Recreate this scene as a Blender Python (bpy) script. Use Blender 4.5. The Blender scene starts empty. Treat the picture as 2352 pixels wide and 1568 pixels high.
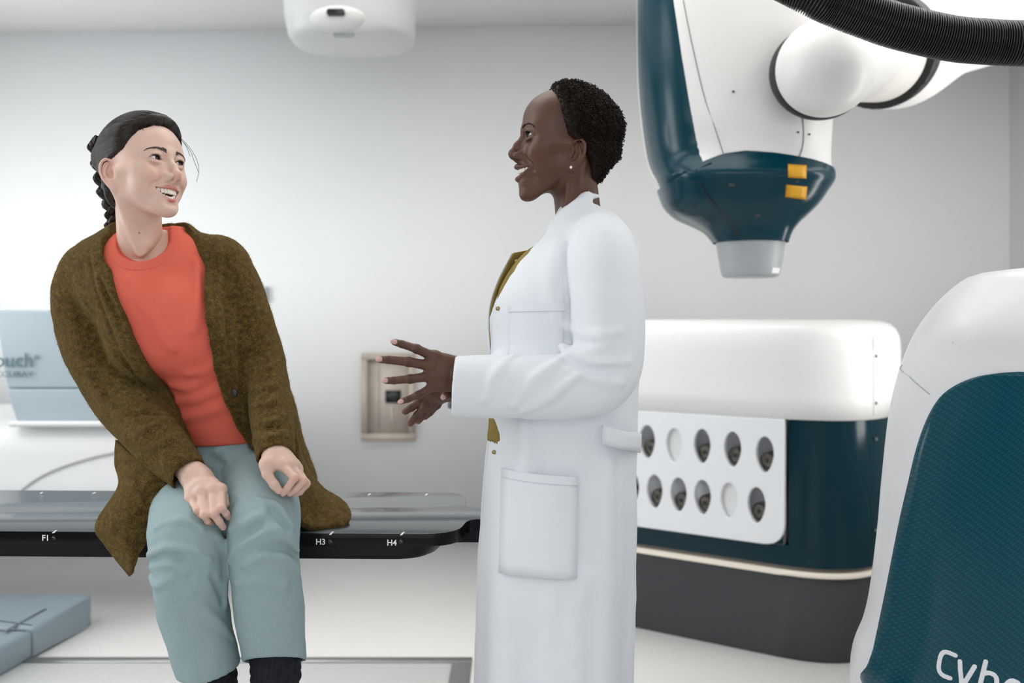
import bpy, bmesh, math, random
import numpy as np
from mathutils import Vector, Matrix, noise

# ------------------------------------------------------------------ camera, world, lights, exposure
SC = bpy.context.scene
COL = SC.collection
CEIL_Z = 2.84
FPX, HOR, CAMZ = 2287.0, 735.0, 1.23          # focal length in pixels, horizon row, camera height


def at(px, py, depth):
    """The point that stands `depth` metres in front of the camera and shows at that pixel of the 2352x1568 frame."""
    return Vector(((px - 1176.0) / FPX * depth, depth, CAMZ - (py - HOR) / FPX * depth))


cam_data = bpy.data.cameras.new('camera')
cam_data.lens = 36.0 * FPX / 2352.0
cam_data.sensor_width = 36.0
cam_data.shift_y = -(784.0 - HOR) / 2352.0
cam_data.clip_start = 0.05
cam_data.dof.use_dof = True
cam_data.dof.focus_distance = 2.02
cam_data.dof.aperture_fstop = 2.8
cam = bpy.data.objects.new('camera', cam_data)
cam.location = (0, 0, CAMZ)
cam.rotation_euler = (math.pi / 2, 0, 0)
COL.objects.link(cam)
SC.camera = cam

world = bpy.data.worlds.new('world')
SC.world = world
world.use_nodes = True
world.node_tree.nodes['Background'].inputs[0].default_value = (0.86, 0.93, 1.0, 1)
world.node_tree.nodes['Background'].inputs[1].default_value = 0.22
SC.view_settings.view_transform = 'Standard'
SC.view_settings.look = 'None'
SC.view_settings.exposure = 0.08
SC.view_settings.gamma = 1.0
SC.view_settings.use_curve_mapping = False


def area_light(name, loc, aim, sx, sy, power, color=(1, 1, 1), spread=180):
    d = bpy.data.lights.new(name, 'AREA')
    d.shape = 'RECTANGLE'
    d.size, d.size_y = sx, sy
    d.energy = power
    d.color = color
    d.spread = math.radians(spread)
    o = bpy.data.objects.new(name, d)
    o.location = loc
    o.rotation_euler = (Vector(aim) - Vector(loc)).to_track_quat('-Z', 'Y').to_euler()
    COL.objects.link(o)
    return o


# daylight from tall windows on the left, ceiling panels, added unseen uplights and a fill behind the camera
SC.cycles.max_bounces = 14
SC.cycles.diffuse_bounces = 10
area_light('window_light', (-4.25, 2.3, 1.6), (0.5, 3.2, 1.1), 1.3, 1.7, 38, (0.92, 0.97, 1.0))
area_light('ceiling_area_light', (-2.5, 2.2, CEIL_Z - 0.03), (-2.5, 2.2, 0), 1.6, 1.8, 24, (1.0, 0.985, 0.96))
area_light('ceiling_area_light', (0.0, 2.7, CEIL_Z - 0.03), (0.0, 2.7, 0), 1.8, 1.2, 16, (1.0, 0.985, 0.96))
area_light('ceiling_area_light', (-0.4, 3.9, CEIL_Z - 0.03), (-0.4, 3.9, 0), 2.6, 1.0, 12, (1.0, 0.985, 0.96), 100)  # added unseen downlight that brightens the floor behind the couch
area_light('ceiling_area_light', (2.0, 2.6, CEIL_Z - 0.03), (2.0, 2.6, 0), 1.2, 1.8, 15, (1.0, 0.97, 0.93))
area_light('ceiling_area_light', (0.3, -0.6, CEIL_Z - 0.03), (0.3, -0.6, 0), 5.0, 2.4, 12, (0.99, 0.99, 1.0))  # added unseen above the camera, taking over part of the fill
area_light('added_uplight', (-3.8, 3.8, 1.3), (-3.2, 4.2, CEIL_Z), 0.8, 2.8, 44, (1.0, 0.99, 0.97))  # added out of view on the left to brighten the ceiling
area_light('added_uplight', (2.25, 2.7, 1.6), (1.6, 4.2, CEIL_Z), 0.4, 2.2, 26, (1.0, 0.98, 0.95))  # added out of view on the right to lift ceiling and wall
area_light('added_fill_light', (0.2, -7.5, 1.8), (0.2, 3, 1.35), 9.0, 3.6, 112, (0.96, 0.98, 1.0))  # added large soft light behind the camera, brightens the whole scene
area_light('added_uplight', (-0.5, -0.6, 1.9), (-0.3, 2.4, CEIL_Z), 4.0, 0.6, 12, (1.0, 0.99, 0.97))  # added above the camera for soft bounce off the ceiling

# ------------------------------------------------------------------ object helpers
def link(o, parent=None):
    COL.objects.link(o)
    if parent is not None:
        o.parent = parent
    return o


def tag(o, label=None, cat=None, group=None, kind=None):
    if label: o['label'] = label
    if cat: o['category'] = cat
    if group: o['group'] = group
    if kind: o['kind'] = kind
    return o


def thing(name, label, cat, loc=(0, 0, 0), group=None):
    o = bpy.data.objects.new(name, None)
    o.empty_display_size = 0.05
    o.location = loc
    link(o)
    return tag(o, label, cat, group)


def fix_parent(o, parent):
    """Parent without moving: the meshes are written in world coordinates."""
    if parent is not None:
        o.parent = parent
        o.matrix_parent_inverse = Matrix.Translation(parent.location).inverted() if parent.type == 'EMPTY' else Matrix.Identity(4)


def mesh_np(name, V, Q, mat, parent=None, cols=None, smooth=True, tris=None):
    """One mesh object from arrays of vertices and quads (and triangles)."""
    V = np.asarray(V, np.float32)
    Q = np.asarray(Q, np.int32).reshape(-1, 4)
    T = np.zeros((0, 3), np.int32) if tris is None else np.asarray(tris, np.int32).reshape(-1, 3)
    me = bpy.data.meshes.new(name)
    me.vertices.add(len(V))
    me.vertices.foreach_set('co', V.ravel())
    n = len(Q) * 4 + len(T) * 3
    me.loops.add(n)
    me.loops.foreach_set('vertex_index', np.concatenate([Q.ravel(), T.ravel()]).astype(np.int32))
    me.polygons.add(len(Q) + len(T))
    st = np.concatenate([np.arange(len(Q)) * 4, len(Q) * 4 + np.arange(len(T)) * 3]).astype(np.int32)
    me.polygons.foreach_set('loop_start', st)
    if smooth:
        me.polygons.foreach_set('use_smooth', np.ones(len(Q) + len(T), bool))
    me.update(calc_edges=True)
    me.validate()
    if cols is not None:
        a = me.color_attributes.new('Col', 'FLOAT_COLOR', 'POINT')
        c = np.ones((len(V), 4), np.float32)
        c[:, :3] = cols
        a.data.foreach_set('color', c.ravel())
    if mat is not None:
        for m in (mat if isinstance(mat, (list, tuple)) else [mat]):
            me.materials.append(m)
    o = bpy.data.objects.new(name, me)
    link(o)
    fix_parent(o, parent)
    return o


def from_bm(name, bm, mat, parent=None, smooth=True, angle=None):
    me = bpy.data.meshes.new(name)
    bmesh.ops.recalc_face_normals(bm, faces=bm.faces)
    bm.to_mesh(me)
    bm.free()
    if smooth:
        me.polygons.foreach_set('use_smooth', np.ones(len(me.polygons), bool))
        if angle:
            try:
                me.set_sharp_from_angle(angle=math.radians(angle))
            except Exception:
                pass
    for m in (mat if isinstance(mat, (list, tuple)) else [mat]):
        me.materials.append(m)
    o = bpy.data.objects.new(name, me)
    link(o)
    fix_parent(o, parent)
    return o


# ------------------------------------------------------------------ signed distance shapes -> meshes
F32 = np.float32


def A(*v):
    return np.array(v, F32)


def smin(a, b, k):
    if k <= 0:
        return np.minimum(a, b)
    h = np.maximum(k - np.abs(a - b), 0.0) / k
    return np.minimum(a, b) - h * h * k * 0.25


def smax(a, b, k):
    return -smin(-a, -b, k)


def ell(c, r, R=None):
    c = np.asarray(c, F32); r = np.asarray(r, F32)
    Rm = None if R is None else np.asarray(R, F32)
    def f(P):
        q = P - c
        if Rm is not None:
            q = q @ Rm
        u = q / r
        k0 = np.sqrt(np.einsum('ij,ij->i', u, u)) + 1e-9
        v = u / r
        k1 = np.sqrt(np.einsum('ij,ij->i', v, v)) + 1e-9
        return k0 * (k0 - 1.0) / k1
    f.c, f.b = c, float(r.max())
    return f


def sph(c, r):
    c = np.asarray(c, F32)
    f = lambda P: np.sqrt(((P - c) ** 2).sum(1)) - r
    f.c, f.b = c, r
    return f


def cap(a, b, ra, rb=None):
    a = np.asarray(a, F32); b = np.asarray(b, F32)
    rb = ra if rb is None else rb
    ab = b - a
    L2 = float((ab * ab).sum()) + 1e-12
    def f(P):
        q = P - a
        t = np.minimum(np.maximum((q @ ab) / L2, 0), 1)
        q = q - t[:, None] * ab
        return np.sqrt(np.einsum('ij,ij->i', q, q)) - (ra + (rb - ra) * t)
    f.c, f.b = (a + b) / 2, math.sqrt(L2) / 2 + max(ra, rb)
    return f


def spline(pts, n=6):
    """Catmull-Rom through rows of any width."""
    p = np.asarray(pts, F32)
    p = np.vstack([2 * p[0] - p[1], p, 2 * p[-1] - p[-2]])
    out = []
    for i in range(1, len(p) - 2):
        a, b, c, d = p[i - 1:i + 3]
        for t in np.linspace(0, 1, n, endpoint=False):
            out.append(0.5 * (2 * b + (c - a) * t + (2 * a - 5 * b + 4 * c - d) * t * t + (3 * b - a - 3 * c + d) * t ** 3))
    out.append(p[-2])
    return np.array(out, F32)


def tube(pts, n=5):
    """Smooth round tube; each row is x, y, z, radius."""
    s = spline(pts, n)
    segs = [cap(s[i][:3], s[i + 1][:3], s[i][3], s[i + 1][3]) for i in range(len(s) - 1)]
    sc, sb = np.array([g.c for g in segs]), np.array([g.b for g in segs])
    def f(P):
        l, h = P.min(0), P.max(0)
        c = (l + h) / 2; R = float(np.linalg.norm(h - l)) / 2
        dd = np.linalg.norm(sc - c, axis=1)
        need = np.nonzero(dd - sb - R <= (dd + R).min())[0]     # segments too far to matter here are skipped
        d = segs[need[0]](P)
        for i in need[1:]:
            d = np.minimum(d, segs[i](P))
        return d
    lo, hi = (s[:, :3] - s[:, 3:]).min(0), (s[:, :3] + s[:, 3:]).max(0)
    f.c, f.b = (lo + hi) / 2, float(np.linalg.norm(hi - lo) / 2)
    return f


def rbox(c, h, r, R=None):
    c = np.asarray(c, F32); h = np.asarray(h, F32) - r
    Rm = None if R is None else np.asarray(R, F32)
    def f(P):
        q = P - c
        if Rm is not None:
            q = q @ Rm
        q = np.abs(q) - h
        return np.sqrt((np.maximum(q, 0) ** 2).sum(1)) + np.minimum(q.max(1), 0) - r
    f.c, f.b = c, float(np.linalg.norm(h + r))
    return f


def loft(rows, ripple=None, e=2.0):
    """Column of oval sections. Rows: z, x_lo, x_hi, y_lo, y_hi (world), interpolated smoothly."""
    s = spline(sorted(rows, key=lambda r: r[0]), 8)
    zs = s[:, 0]
    ctr = np.array([(s[:, 1] + s[:, 2]).mean() / 2, (s[:, 3] + s[:, 4]).mean() / 2, (zs[0] + zs[-1]) / 2], F32)
    z0, z1 = zs[0], zs[-1]
    def f(P):
        z = np.clip(P[:, 2], z0, z1)
        x0, x1, y0, y1 = (np.interp(z, zs, s[:, j]).astype(F32) for j in (1, 2, 3, 4))
        rx, ry = (x1 - x0) / 2 + 1e-4, (y1 - y0) / 2 + 1e-4
        qx, qy = P[:, 0] - (x0 + x1) / 2, P[:, 1] - (y0 + y1) / 2
        if e == 2.0:
            k = np.sqrt((qx / rx) ** 2 + (qy / ry) ** 2) + 1e-6
        else:
            k = (np.abs(qx / rx) ** e + np.abs(qy / ry) ** e + 1e-9) ** (1 / e)
        rho = np.sqrt(qx * qx + qy * qy) + 1e-6
        d = (k - 1) * rho / k                      # radial distance to the outline
        if ripple is not None:
            d = d - ripple(np.arctan2(qy / ry, qx / rx), z)
        g = np.minimum(np.minimum(rx, ry) / np.maximum(rho / k, 1e-4) + 0.25, 1.0)
        d = d * g
        dz = np.abs(P[:, 2] - z)
        return np.where(dz > 0, np.hypot(np.maximum(d, 0), dz), d).astype(F32)
    f.c = ctr
    f.b = float(max(z1 - z0, (s[:, 2]).max() - (s[:, 1]).min(), s[:, 4].max() - s[:, 3].min()) * 0.9)
    return f


def plane(p, n):
    p = np.asarray(p, F32); n = np.asarray(n, F32); n = n / np.linalg.norm(n)
    return lambda P: (P - p) @ n


class Model:
    """Ordered list of shapes joined, cut or intersected with soft seams."""
    def __init__(self):
        self.L = []

    def add(self, f, k=0.0, op='u', c=None, b=None):
        c = getattr(f, 'c', None) if c is None else c
        b = getattr(f, 'b', None) if b is None else b
        self.L.append((f, k, op, c, b))
        return self

    def sub(self, f, k=0.0, c=None, b=None):
        return self.add(f, k, 's', c, b)

    def cut(self, f, k=0.0):
        return self.add(f, k, 'i', None, None)

    def disp(self, f):
        """f(P, d) -> new d, everywhere."""
        self.L.append((f, 0, 'd', None, None))
        return self

    def __call__(self, P, c=None, h=None):
        d = np.full(len(P), 1.0, F32)
        for f, k, op, fc, fb in self.L:
            if c is not None and fc is not None and np.linalg.norm(c - fc) > fb + h + k + 0.006:
                continue
            if op == 'u': d = smin(d, f(P), k)
            elif op == 's': d = smax(d, -f(P), k)
            elif op == 'i': d = smax(d, f(P), k)
            else: d = f(P, d)
        return d

    def mesh(self, lo, hi, res, B=16, slack=1.6, relax=0):
        """Surface nets over [lo, hi] at cell size res -> vertices, quads."""
        lo = np.asarray(lo, F32); hi = np.asarray(hi, F32)
        nb = np.ceil((hi - lo) / (res * B)).astype(int)
        N = nb * B + 1
        G = np.full(N, 1.0, F32)
        bi = np.stack(np.meshgrid(*[np.arange(n) for n in nb], indexing='ij'), -1).reshape(-1, 3)
        cen = lo + (bi + 0.5) * (B * res)
        half = B * res * 0.5 * math.sqrt(3)
        dc = self(cen.astype(F32))
        o = np.stack(np.meshgrid(*[np.arange(B + 1)] * 3, indexing='ij'), -1).reshape(-1, 3).astype(F32) * res
        for (i, j, k), c, d0 in zip(bi, cen, dc):
            s = np.s_[i * B:(i + 1) * B + 1, j * B:(j + 1) * B + 1, k * B:(k + 1) * B + 1]
            if abs(d0) > half * slack + 0.012:
                if d0 < 0: G[s] = -0.5
                continue
            G[s] = self((lo + np.array([i, j, k], F32) * (B * res) + o).astype(F32), c, half).reshape(B + 1, B + 1, B + 1)
        return surface_nets(G, lo, res, relax)


def surface_nets(G, lo, res, relax=0):
    S = G < 0
    cnt = np.zeros(np.array(G.shape) - 1, np.int8)
    corners = [(a, b, c) for a in (0, 1) for b in (0, 1) for c in (0, 1)]
    n0, n1, n2 = cnt.shape
    for a, b, c in corners:
        cnt += S[a:a + n0, b:b + n1, c:c + n2]
    act = (cnt > 0) & (cnt < 8)
    idx = np.argwhere(act)
    if len(idx) == 0:
        return np.zeros((0, 3), F32), np.zeros((0, 4), np.int32)
    vid = np.full(cnt.shape, -1, np.int32)
    vid[act] = np.arange(len(idx))
    vals = {q: G[idx[:, 0] + q[0], idx[:, 1] + q[1], idx[:, 2] + q[2]] for q in corners}
    acc = np.zeros((len(idx), 3), F32); num = np.zeros(len(idx), F32)
    for q in corners:
        for ax in range(3):
            if q[ax] == 0:
                r = list(q); r[ax] = 1; r = tuple(r)
                va, vb = vals[q], vals[r]
                m = (va < 0) != (vb < 0)
                t = np.where(m, va / np.where(m, va - vb, 1), 0)
                p = np.tile(np.array(q, F32), (len(idx), 1)); p[:, ax] = t
                acc += p * m[:, None]; num += m
    V = lo + (idx + acc / num[:, None]) * res
    quads = []
    for ax in range(3):
        u, w = (ax + 1) % 3, (ax + 2) % 3
        sl0 = [slice(None)] * 3; sl1 = [slice(None)] * 3
        sl0[ax] = slice(0, -1); sl1[ax] = slice(1, None)
        for t in (u, w):
            sl0[t] = slice(1, -1); sl1[t] = slice(1, -1)
        a, b = S[tuple(sl0)], S[tuple(sl1)]
        e = np.argwhere(a != b)
        if len(e) == 0: continue
        flip = a[e[:, 0], e[:, 1], e[:, 2]]
        e = e.copy(); e[:, u] += 1; e[:, w] += 1
        def g(du, dw):
            x = e.copy(); x[:, u] += du; x[:, w] += dw
            return vid[x[:, 0], x[:, 1], x[:, 2]]
        q = np.stack([g(-1, -1), g(0, -1), g(0, 0), g(-1, 0)], 1)
        q[~flip] = q[~flip][:, ::-1]
        quads.append(q)
    Q = np.vstack(quads)
    Q = Q[(Q >= 0).all(1)]
    for _ in range(relax):
        V = laplace(V, Q, 0.5)
    return V.astype(F32), Q


def laplace(V, Q, w):
    acc = np.zeros_like(V); n = np.zeros(len(V), F32)
    for a, b in ((0, 1), (1, 2), (2, 3), (3, 0)):
        for s, t in ((a, b), (b, a)):
            for j in range(3):
                acc[:, j] += np.bincount(Q[:, s], V[Q[:, t], j], len(V)).astype(F32)
            n += np.bincount(Q[:, s], minlength=len(V)).astype(F32)
    return V * (1 - w) + w * acc / np.maximum(n, 1)[:, None]


def join_np(parts):
    """Several (V, Q[, C]) sets -> one."""
    Vs, Qs, Cs, n = [], [], [], 0
    for p in parts:
        Vs.append(p[0]); Qs.append(p[1] + n); n += len(p[0])
        if len(p) > 2: Cs.append(p[2])
    return np.vstack(Vs), np.vstack(Qs), (np.vstack(Cs) if Cs else None)


def tubes_mesh(paths, radii, sides=5, closed=True):
    """Many thin tubes as one vertex/quad set. paths: list of (n,3); radii: list of (n,)."""
    Vs, Qs, n0 = [], [], 0
    ang = np.linspace(0, 2 * math.pi, sides, endpoint=False)
    cs, sn = np.cos(ang)[None, :, None], np.sin(ang)[None, :, None]
    for p, r in zip(paths, radii):
        p = np.asarray(p, F32)
        m = len(p)
        t = np.gradient(p, axis=0)
        t /= np.linalg.norm(t, axis=1, keepdims=True) + 1e-9
        ref = np.tile(A(0.31, 0.17, 0.93), (m, 1))
        bad = np.abs((t * ref).sum(1)) > 0.95
        ref[bad] = A(1, 0.1, 0)
        u = np.cross(t, ref); u /= np.linalg.norm(u, axis=1, keepdims=True) + 1e-9
        v = np.cross(t, u)
        rr = np.broadcast_to(np.asarray(r, F32), (m,))[:, None, None]
        ring = p[:, None, :] + rr * (cs * u[:, None, :] + sn * v[:, None, :])
        Vs.append(ring.reshape(-1, 3))
        i = np.arange(m - 1)[:, None] * sides
        j = np.arange(sides)[None, :]
        k = (j + 1) % sides
        Qs.append(np.stack([i + j, i + k, i + sides + k, i + sides + j], -1).reshape(-1, 4)[:, ::-1] + n0)
        n0 += m * sides
    return np.vstack(Vs), np.vstack(Qs)


def grid_sheet(rows, nu=4, nv=4, thick=0.004):
    """Thick sheet through a net of control points (rows x columns x 3), smooth both ways."""
    P = np.asarray(rows, F32)
    a = np.stack([spline(P[:, j], nu) for j in range(P.shape[1])], 1)
    b = np.stack([spline(a[i], nv) for i in range(a.shape[0])], 0)
    n, m = b.shape[:2]
    du = np.gradient(b, axis=0); dv = np.gradient(b, axis=1)
    nn = np.cross(du, dv); nn /= np.linalg.norm(nn, axis=2, keepdims=True) + 1e-9
    top, bot = b + nn * thick / 2, b - nn * thick / 2
    V = np.vstack([top.reshape(-1, 3), bot.reshape(-1, 3)])
    I = np.arange(n * m).reshape(n, m)
    q = np.stack([I[:-1, :-1], I[1:, :-1], I[1:, 1:], I[:-1, 1:]], -1).reshape(-1, 4)
    Q = [q, q[:, ::-1] + n * m]
    rim = np.concatenate([I[0, :], I[1:, -1], I[-1, -2::-1], I[-2:0:-1, 0]])
    r2 = np.roll(rim, -1)
    Q.append(np.stack([rim, r2, r2 + n * m, rim + n * m], -1))
    return V, np.vstack(Q)


def fbm(P, s, seed=0.0, octaves=2):
    """Cheap smooth pseudo-noise from rotated sines, about -1..1."""
    out = np.zeros(len(P), F32); amp = 1.0; tot = 0
    rng = np.random.RandomState(int(seed * 97 + 5))
    for o in range(octaves):
        acc = np.zeros(len(P), F32)
        for _ in range(5):
            d = rng.normal(size=3); d /= np.linalg.norm(d)
            ph = rng.uniform(0, 6.28)
            d2 = rng.normal(size=3); d2 /= np.linalg.norm(d2)
            acc += np.sin(P @ (d * s * 6.28).astype(F32) + ph + 1.3 * np.sin(P @ (d2 * s * 4.1).astype(F32)))
        out += amp * acc / 5 * 1.6; tot += amp
        amp *= 0.5; s *= 2.1
    return out / tot


# ------------------------------------------------------------------ materials
def mat(name, color, rough=0.5, metal=0.0, spec=0.5, coat=0.0, sss=0.0, emit=None):
    m = bpy.data.materials.new(name)
    m.use_nodes = True
    b = m.node_tree.nodes['Principled BSDF']
    b.inputs['Base Color'].default_value = (*color, 1)
    b.inputs['Roughness'].default_value = rough
    b.inputs['Metallic'].default_value = metal
    b.inputs['Specular IOR Level'].default_value = spec
    b.inputs['Coat Weight'].default_value = coat
    if emit:
        b.inputs['Emission Color'].default_value = (*emit[0], 1)
        b.inputs['Emission Strength'].default_value = emit[1]
    m['b'] = b.name
    return m


def nd(m, t, **kw):
    n = m.node_tree.nodes.new(t)
    for k, v in kw.items():
        setattr(n, k, v)
    return n


def lk(m, a, b):
    m.node_tree.links.new(a, b)


def bsdf(m):
    return m.node_tree.nodes['Principled BSDF']


def noise_node(m, scale, detail=3.0, rough=0.5, stretch=None):
    tc = nd(m, 'ShaderNodeTexCoord')
    n = nd(m, 'ShaderNodeTexNoise')
    n.inputs['Scale'].default_value = scale
    n.inputs['Detail'].default_value = detail
    n.inputs['Roughness'].default_value = rough
    if stretch:
        mp = nd(m, 'ShaderNodeMapping')
        mp.inputs['Scale'].default_value = stretch
        lk(m, tc.outputs['Object'], mp.inputs['Vector'])
        lk(m, mp.outputs[0], n.inputs['Vector'])
    else:
        lk(m, tc.outputs['Object'], n.inputs['Vector'])
    return n


def ramp(m, src, stops):
    r = nd(m, 'ShaderNodeValToRGB')
    e = r.color_ramp.elements
    while len(e) < len(stops):
        e.new(0.5)
    for i, (p, c) in enumerate(stops):
        e[i].position = p
        e[i].color = (*c, 1)
    lk(m, src, r.inputs[0])
    return r


def bump(m, src, strength, dist=0.001):
    b = nd(m, 'ShaderNodeBump')
    b.inputs['Strength'].default_value = strength
    b.inputs['Distance'].default_value = dist
    lk(m, src, b.inputs['Height'])
    lk(m, b.outputs[0], bsdf(m).inputs['Normal'])
    return b


def vary(name, c0, c1, scale, rough=0.5, lo=0.35, hi=0.65, bstr=0.0, bdist=0.001, stretch=None, spec=0.5, **kw):
    """Colour between c0 and c1 by noise, with optional relief."""
    m = mat(name, c0, rough, spec=spec, **kw)
    n = noise_node(m, scale, 3, 0.55, stretch)
    r = ramp(m, n.outputs[0], [(lo, c0), (hi, c1)])
    lk(m, r.outputs[0], bsdf(m).inputs['Base Color'])
    if bstr:
        bump(m, n.outputs[0], bstr, bdist)
    return m


def vcol_skin(name, rough, sss, radius, mott=0.06, spec=0.4):
    """Skin whose pigment comes from the mesh colours, with faint mottling and pores."""
    m = mat(name, (0.5, 0.4, 0.3), rough, spec=spec)
    a = nd(m, 'ShaderNodeVertexColor', layer_name='Col')
    n = noise_node(m, 90.0, 4, 0.6)
    mx = nd(m, 'ShaderNodeMix', data_type='RGBA', blend_type='OVERLAY')
    mx.inputs[0].default_value = mott
    lk(m, a.outputs[0], mx.inputs[6])
    lk(m, n.outputs[0], mx.inputs[7])
    lk(m, mx.outputs[2], bsdf(m).inputs['Base Color'])
    bsdf(m).inputs['Subsurface Weight'].default_value = sss
    bsdf(m).inputs['Subsurface Radius'].default_value = radius
    bsdf(m).inputs['Subsurface Scale'].default_value = 0.006
    n2 = noise_node(m, 1400.0, 2, 0.5)
    bump(m, n2.outputs[0], 0.12, 0.0004)
    return m


def paint(P, cols, f, color, soft, amount=1.0):
    """Tint the vertices inside f (softly over `soft` metres)."""
    d = f(P)
    w = np.clip(0.5 - d / soft, 0, 1)[:, None] * amount
    return cols * (1 - w) + np.asarray(color, F32) * w

# ------------------------------------------------------------------ the room
def box_np(lo, hi):
    x0, y0, z0 = lo; x1, y1, z1 = hi
    V = [(x0, y0, z0), (x1, y0, z0), (x1, y1, z0), (x0, y1, z0), (x0, y0, z1), (x1, y0, z1), (x1, y1, z1), (x0, y1, z1)]
    Q = [(0, 3, 2, 1), (4, 5, 6, 7), (0, 1, 5, 4), (1, 2, 6, 5), (2, 3, 7, 6), (3, 0, 4, 7)]
    return np.array(V, F32), np.array(Q, np.int32)


def structure(name, V, Q, m):
    o = mesh_np(name, V, Q, m, smooth=False)
    o['kind'] = 'structure'
    return o


CEIL = 2.84


def wall_y(x):
    """Depth of the back wall (it stands a little askew)."""
    return 5.46 - 0.047 * x


def on_wall(px, py, off=0.0):
    d = 5.46
    for _ in range(4):
        d = wall_y((px - 1176) / FPX * d) - off
    return at(px, py, d)


def make_room():
    wm = vary('white_wall_paint', (0.84, 0.85, 0.86), (0.86, 0.868, 0.876), 1.2, 0.75, bstr=0.03, bdist=0.001, spec=0.25)
    V, Q = box_np((-4.4, 0, 0), (2.68, 0.12, CEIL))
    V[:, 1] += np.array([wall_y(x) for x in V[:, 0]])
    structure('wall_back', V, Q, wm)
    V, Q = box_np((2.665, -3.2, 0), (2.9, 5.45, CEIL))
    structure('wall_right', V, Q, wm)
    V, Q = box_np((-4.5, -3.2, 0), (-4.38, 5.8, CEIL))
    structure('wall_left', V, Q, wm)
    V, Q = box_np((-4.5, -3.2, CEIL), (2.9, 5.8, CEIL + 0.1))
    structure('ceiling', V, Q, mat('ceiling_paint', (0.93, 0.93, 0.93), 0.8))
    fm = vary('pale_speckled_vinyl', (0.84, 0.825, 0.81), (0.91, 0.895, 0.88), 160, 0.45, spec=0.4)
    V, Q = box_np((-4.5, -3.2, -0.1), (2.9, 5.8, 0))
    structure('floor', V, Q, fm)

    # steel frame let into the floor
    steel = mat('brushed_steel', (0.36, 0.37, 0.36), 0.4, metal=0.8)
    t = thing('floor_frame', 'brushed steel frame of a floor cover lying flat on the pale floor', 'floor frame', (-0.9, 3.0, 0))
    yb = CAMZ * FPX / (1522 - HOR)
    xr = (1062 - 1176) / FPX * yb
    v, q = box_np((-2.2, yb - 0.02, 0.0), (xr + 0.035, yb + 0.028, 0.012)); mesh_np('frame_strip', v, q, steel, t, smooth=False)
    v, q = box_np((xr - 0.035, yb - 1.7, 0.0), (xr + 0.035, yb - 0.0202, 0.011)); mesh_np('frame_strip', v, q, steel, t, smooth=False)
    v, q = box_np((-2.2, yb - 1.7, 0.0), (xr - 0.036, yb - 0.0204, 0.006))
    mesh_np('cover_sheet', v, q, vary('white_floor_sheet', (0.78, 0.78, 0.78), (0.82, 0.82, 0.82), 90, 0.4), t, smooth=False)

    # framed panel with a dark display on the back wall
    beige = vary('beige_frame', (0.50, 0.435, 0.37), (0.54, 0.47, 0.40), 20, 0.5)
    face = vary('beige_panel_face', (0.53, 0.475, 0.42), (0.57, 0.51, 0.45), 12, 0.5)
    t = thing('wall_panel', 'beige framed control panel with small dark display on back wall', 'control panel', on_wall(895, 910))
    p0, p1 = on_wall(834, 1010), on_wall(955, 811)
    x0, x1, z0, z1 = p0.x, p1.x, p0.z, p1.z
    yb = wall_y((x0 + x1) / 2) + 0.005
    def slab(name, a, b, c, d, dep, m, par=t, y=None):
        v, q = box_np((a, (yb if y is None else y) - dep, b), (c, yb if y is None else y, d))
        return mesh_np(name, v, q, m, par, smooth=False)
    w = 0.034
    slab('frame_rail', x0, z0, x1, z0 + w * 1.2, 0.07, beige); slab('frame_rail', x0, z1 - w, x1, z1, 0.07, beige)
    slab('frame_rail', x0, z0 + w * 1.2, x0 + w, z1 - w, 0.07, beige); slab('frame_rail', x1 - w, z0 + w * 1.2, x1, z1 - w, 0.07, beige)
    slab('panel_face', x0 + w, z0 + w * 1.2, x1 - w, z1 - w, 0.045, face)
    a, b = on_wall(888, 923), on_wall(923, 895)
    slab('display', a.x, a.z, b.x, b.z, 0.055, mat('dark_display', (0.012, 0.018, 0.018), 0.25))
    a, b = on_wall(868, 985), on_wall(872, 840)
    slab('bead', a.x, a.z, b.x, b.z, 0.052, face)
    a, b = on_wall(900, 985), on_wall(904, 930)
    slab('bead', a.x, a.z, b.x, b.z, 0.052, face)
    # small grey box beside the seated person
    grey = mat('grey_plastic', (0.42, 0.45, 0.46), 0.5)
    a, b = on_wall(590, 696), on_wall(617, 658)
    M = Model(); M.add(rbox(((a.x + b.x) / 2, wall_y(a.x) - 0.014, (a.z + b.z) / 2), ((b.x - a.x) / 2, 0.02, (b.z - a.z) / 2), 0.008))
    v, q = M.mesh(A(a.x - .03, wall_y(a.x) - .06, a.z - .03), A(b.x + .03, wall_y(a.x) + .03, b.z + .03), 0.004)
    s = mesh_np('wall_switch', v, q, grey)
    s.location = (0, 0, 0)
    tag(s, 'small grey switch box on the back wall behind the seated person', 'switch')
    bm = bmesh.new(); bmesh.ops.create_cube(bm, size=1, matrix=Matrix.Translation(((a.x + b.x) / 2, wall_y(a.x) - 0.036, (a.z + b.z) / 2)) @ Matrix.Diagonal(((b.x - a.x) * .5, 0.008, (b.z - a.z) * .55, 1)))
    from_bm('rocker', bm, mat('light_grey_plastic', (0.6, 0.62, 0.63), 0.5), s)

# ------------------------------------------------------------------ heads (local frame: x forward, y to the person's left, z up, pupils at z=0, ear canals at x=0; metres)
def mm(*v):
    return np.array(v, F32) * 0.001


EYE = (75.0, 31.0, 0.0)


def mouth_curves(p):
    w = p['mouth_w']; zc = p['corner_z']; zu = p['lip_up_z']; zl = p['lip_lo_z']
    up = lambda y: (zu + (zc - zu) * np.clip(np.abs(y) / w, 0, 1.2) ** 2.2)
    lo = lambda y: (zl + (zc - zl) * np.clip(np.abs(y) / w, 0, 1.2) ** 1.9)
    return up, lo


def arch_x(p, y):
    """How far forward the lips lie at a sideways distance y (mm)."""
    return p['lip_x'] - p['arch'] * (np.abs(y) / p['mouth_w']) ** 2


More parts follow.
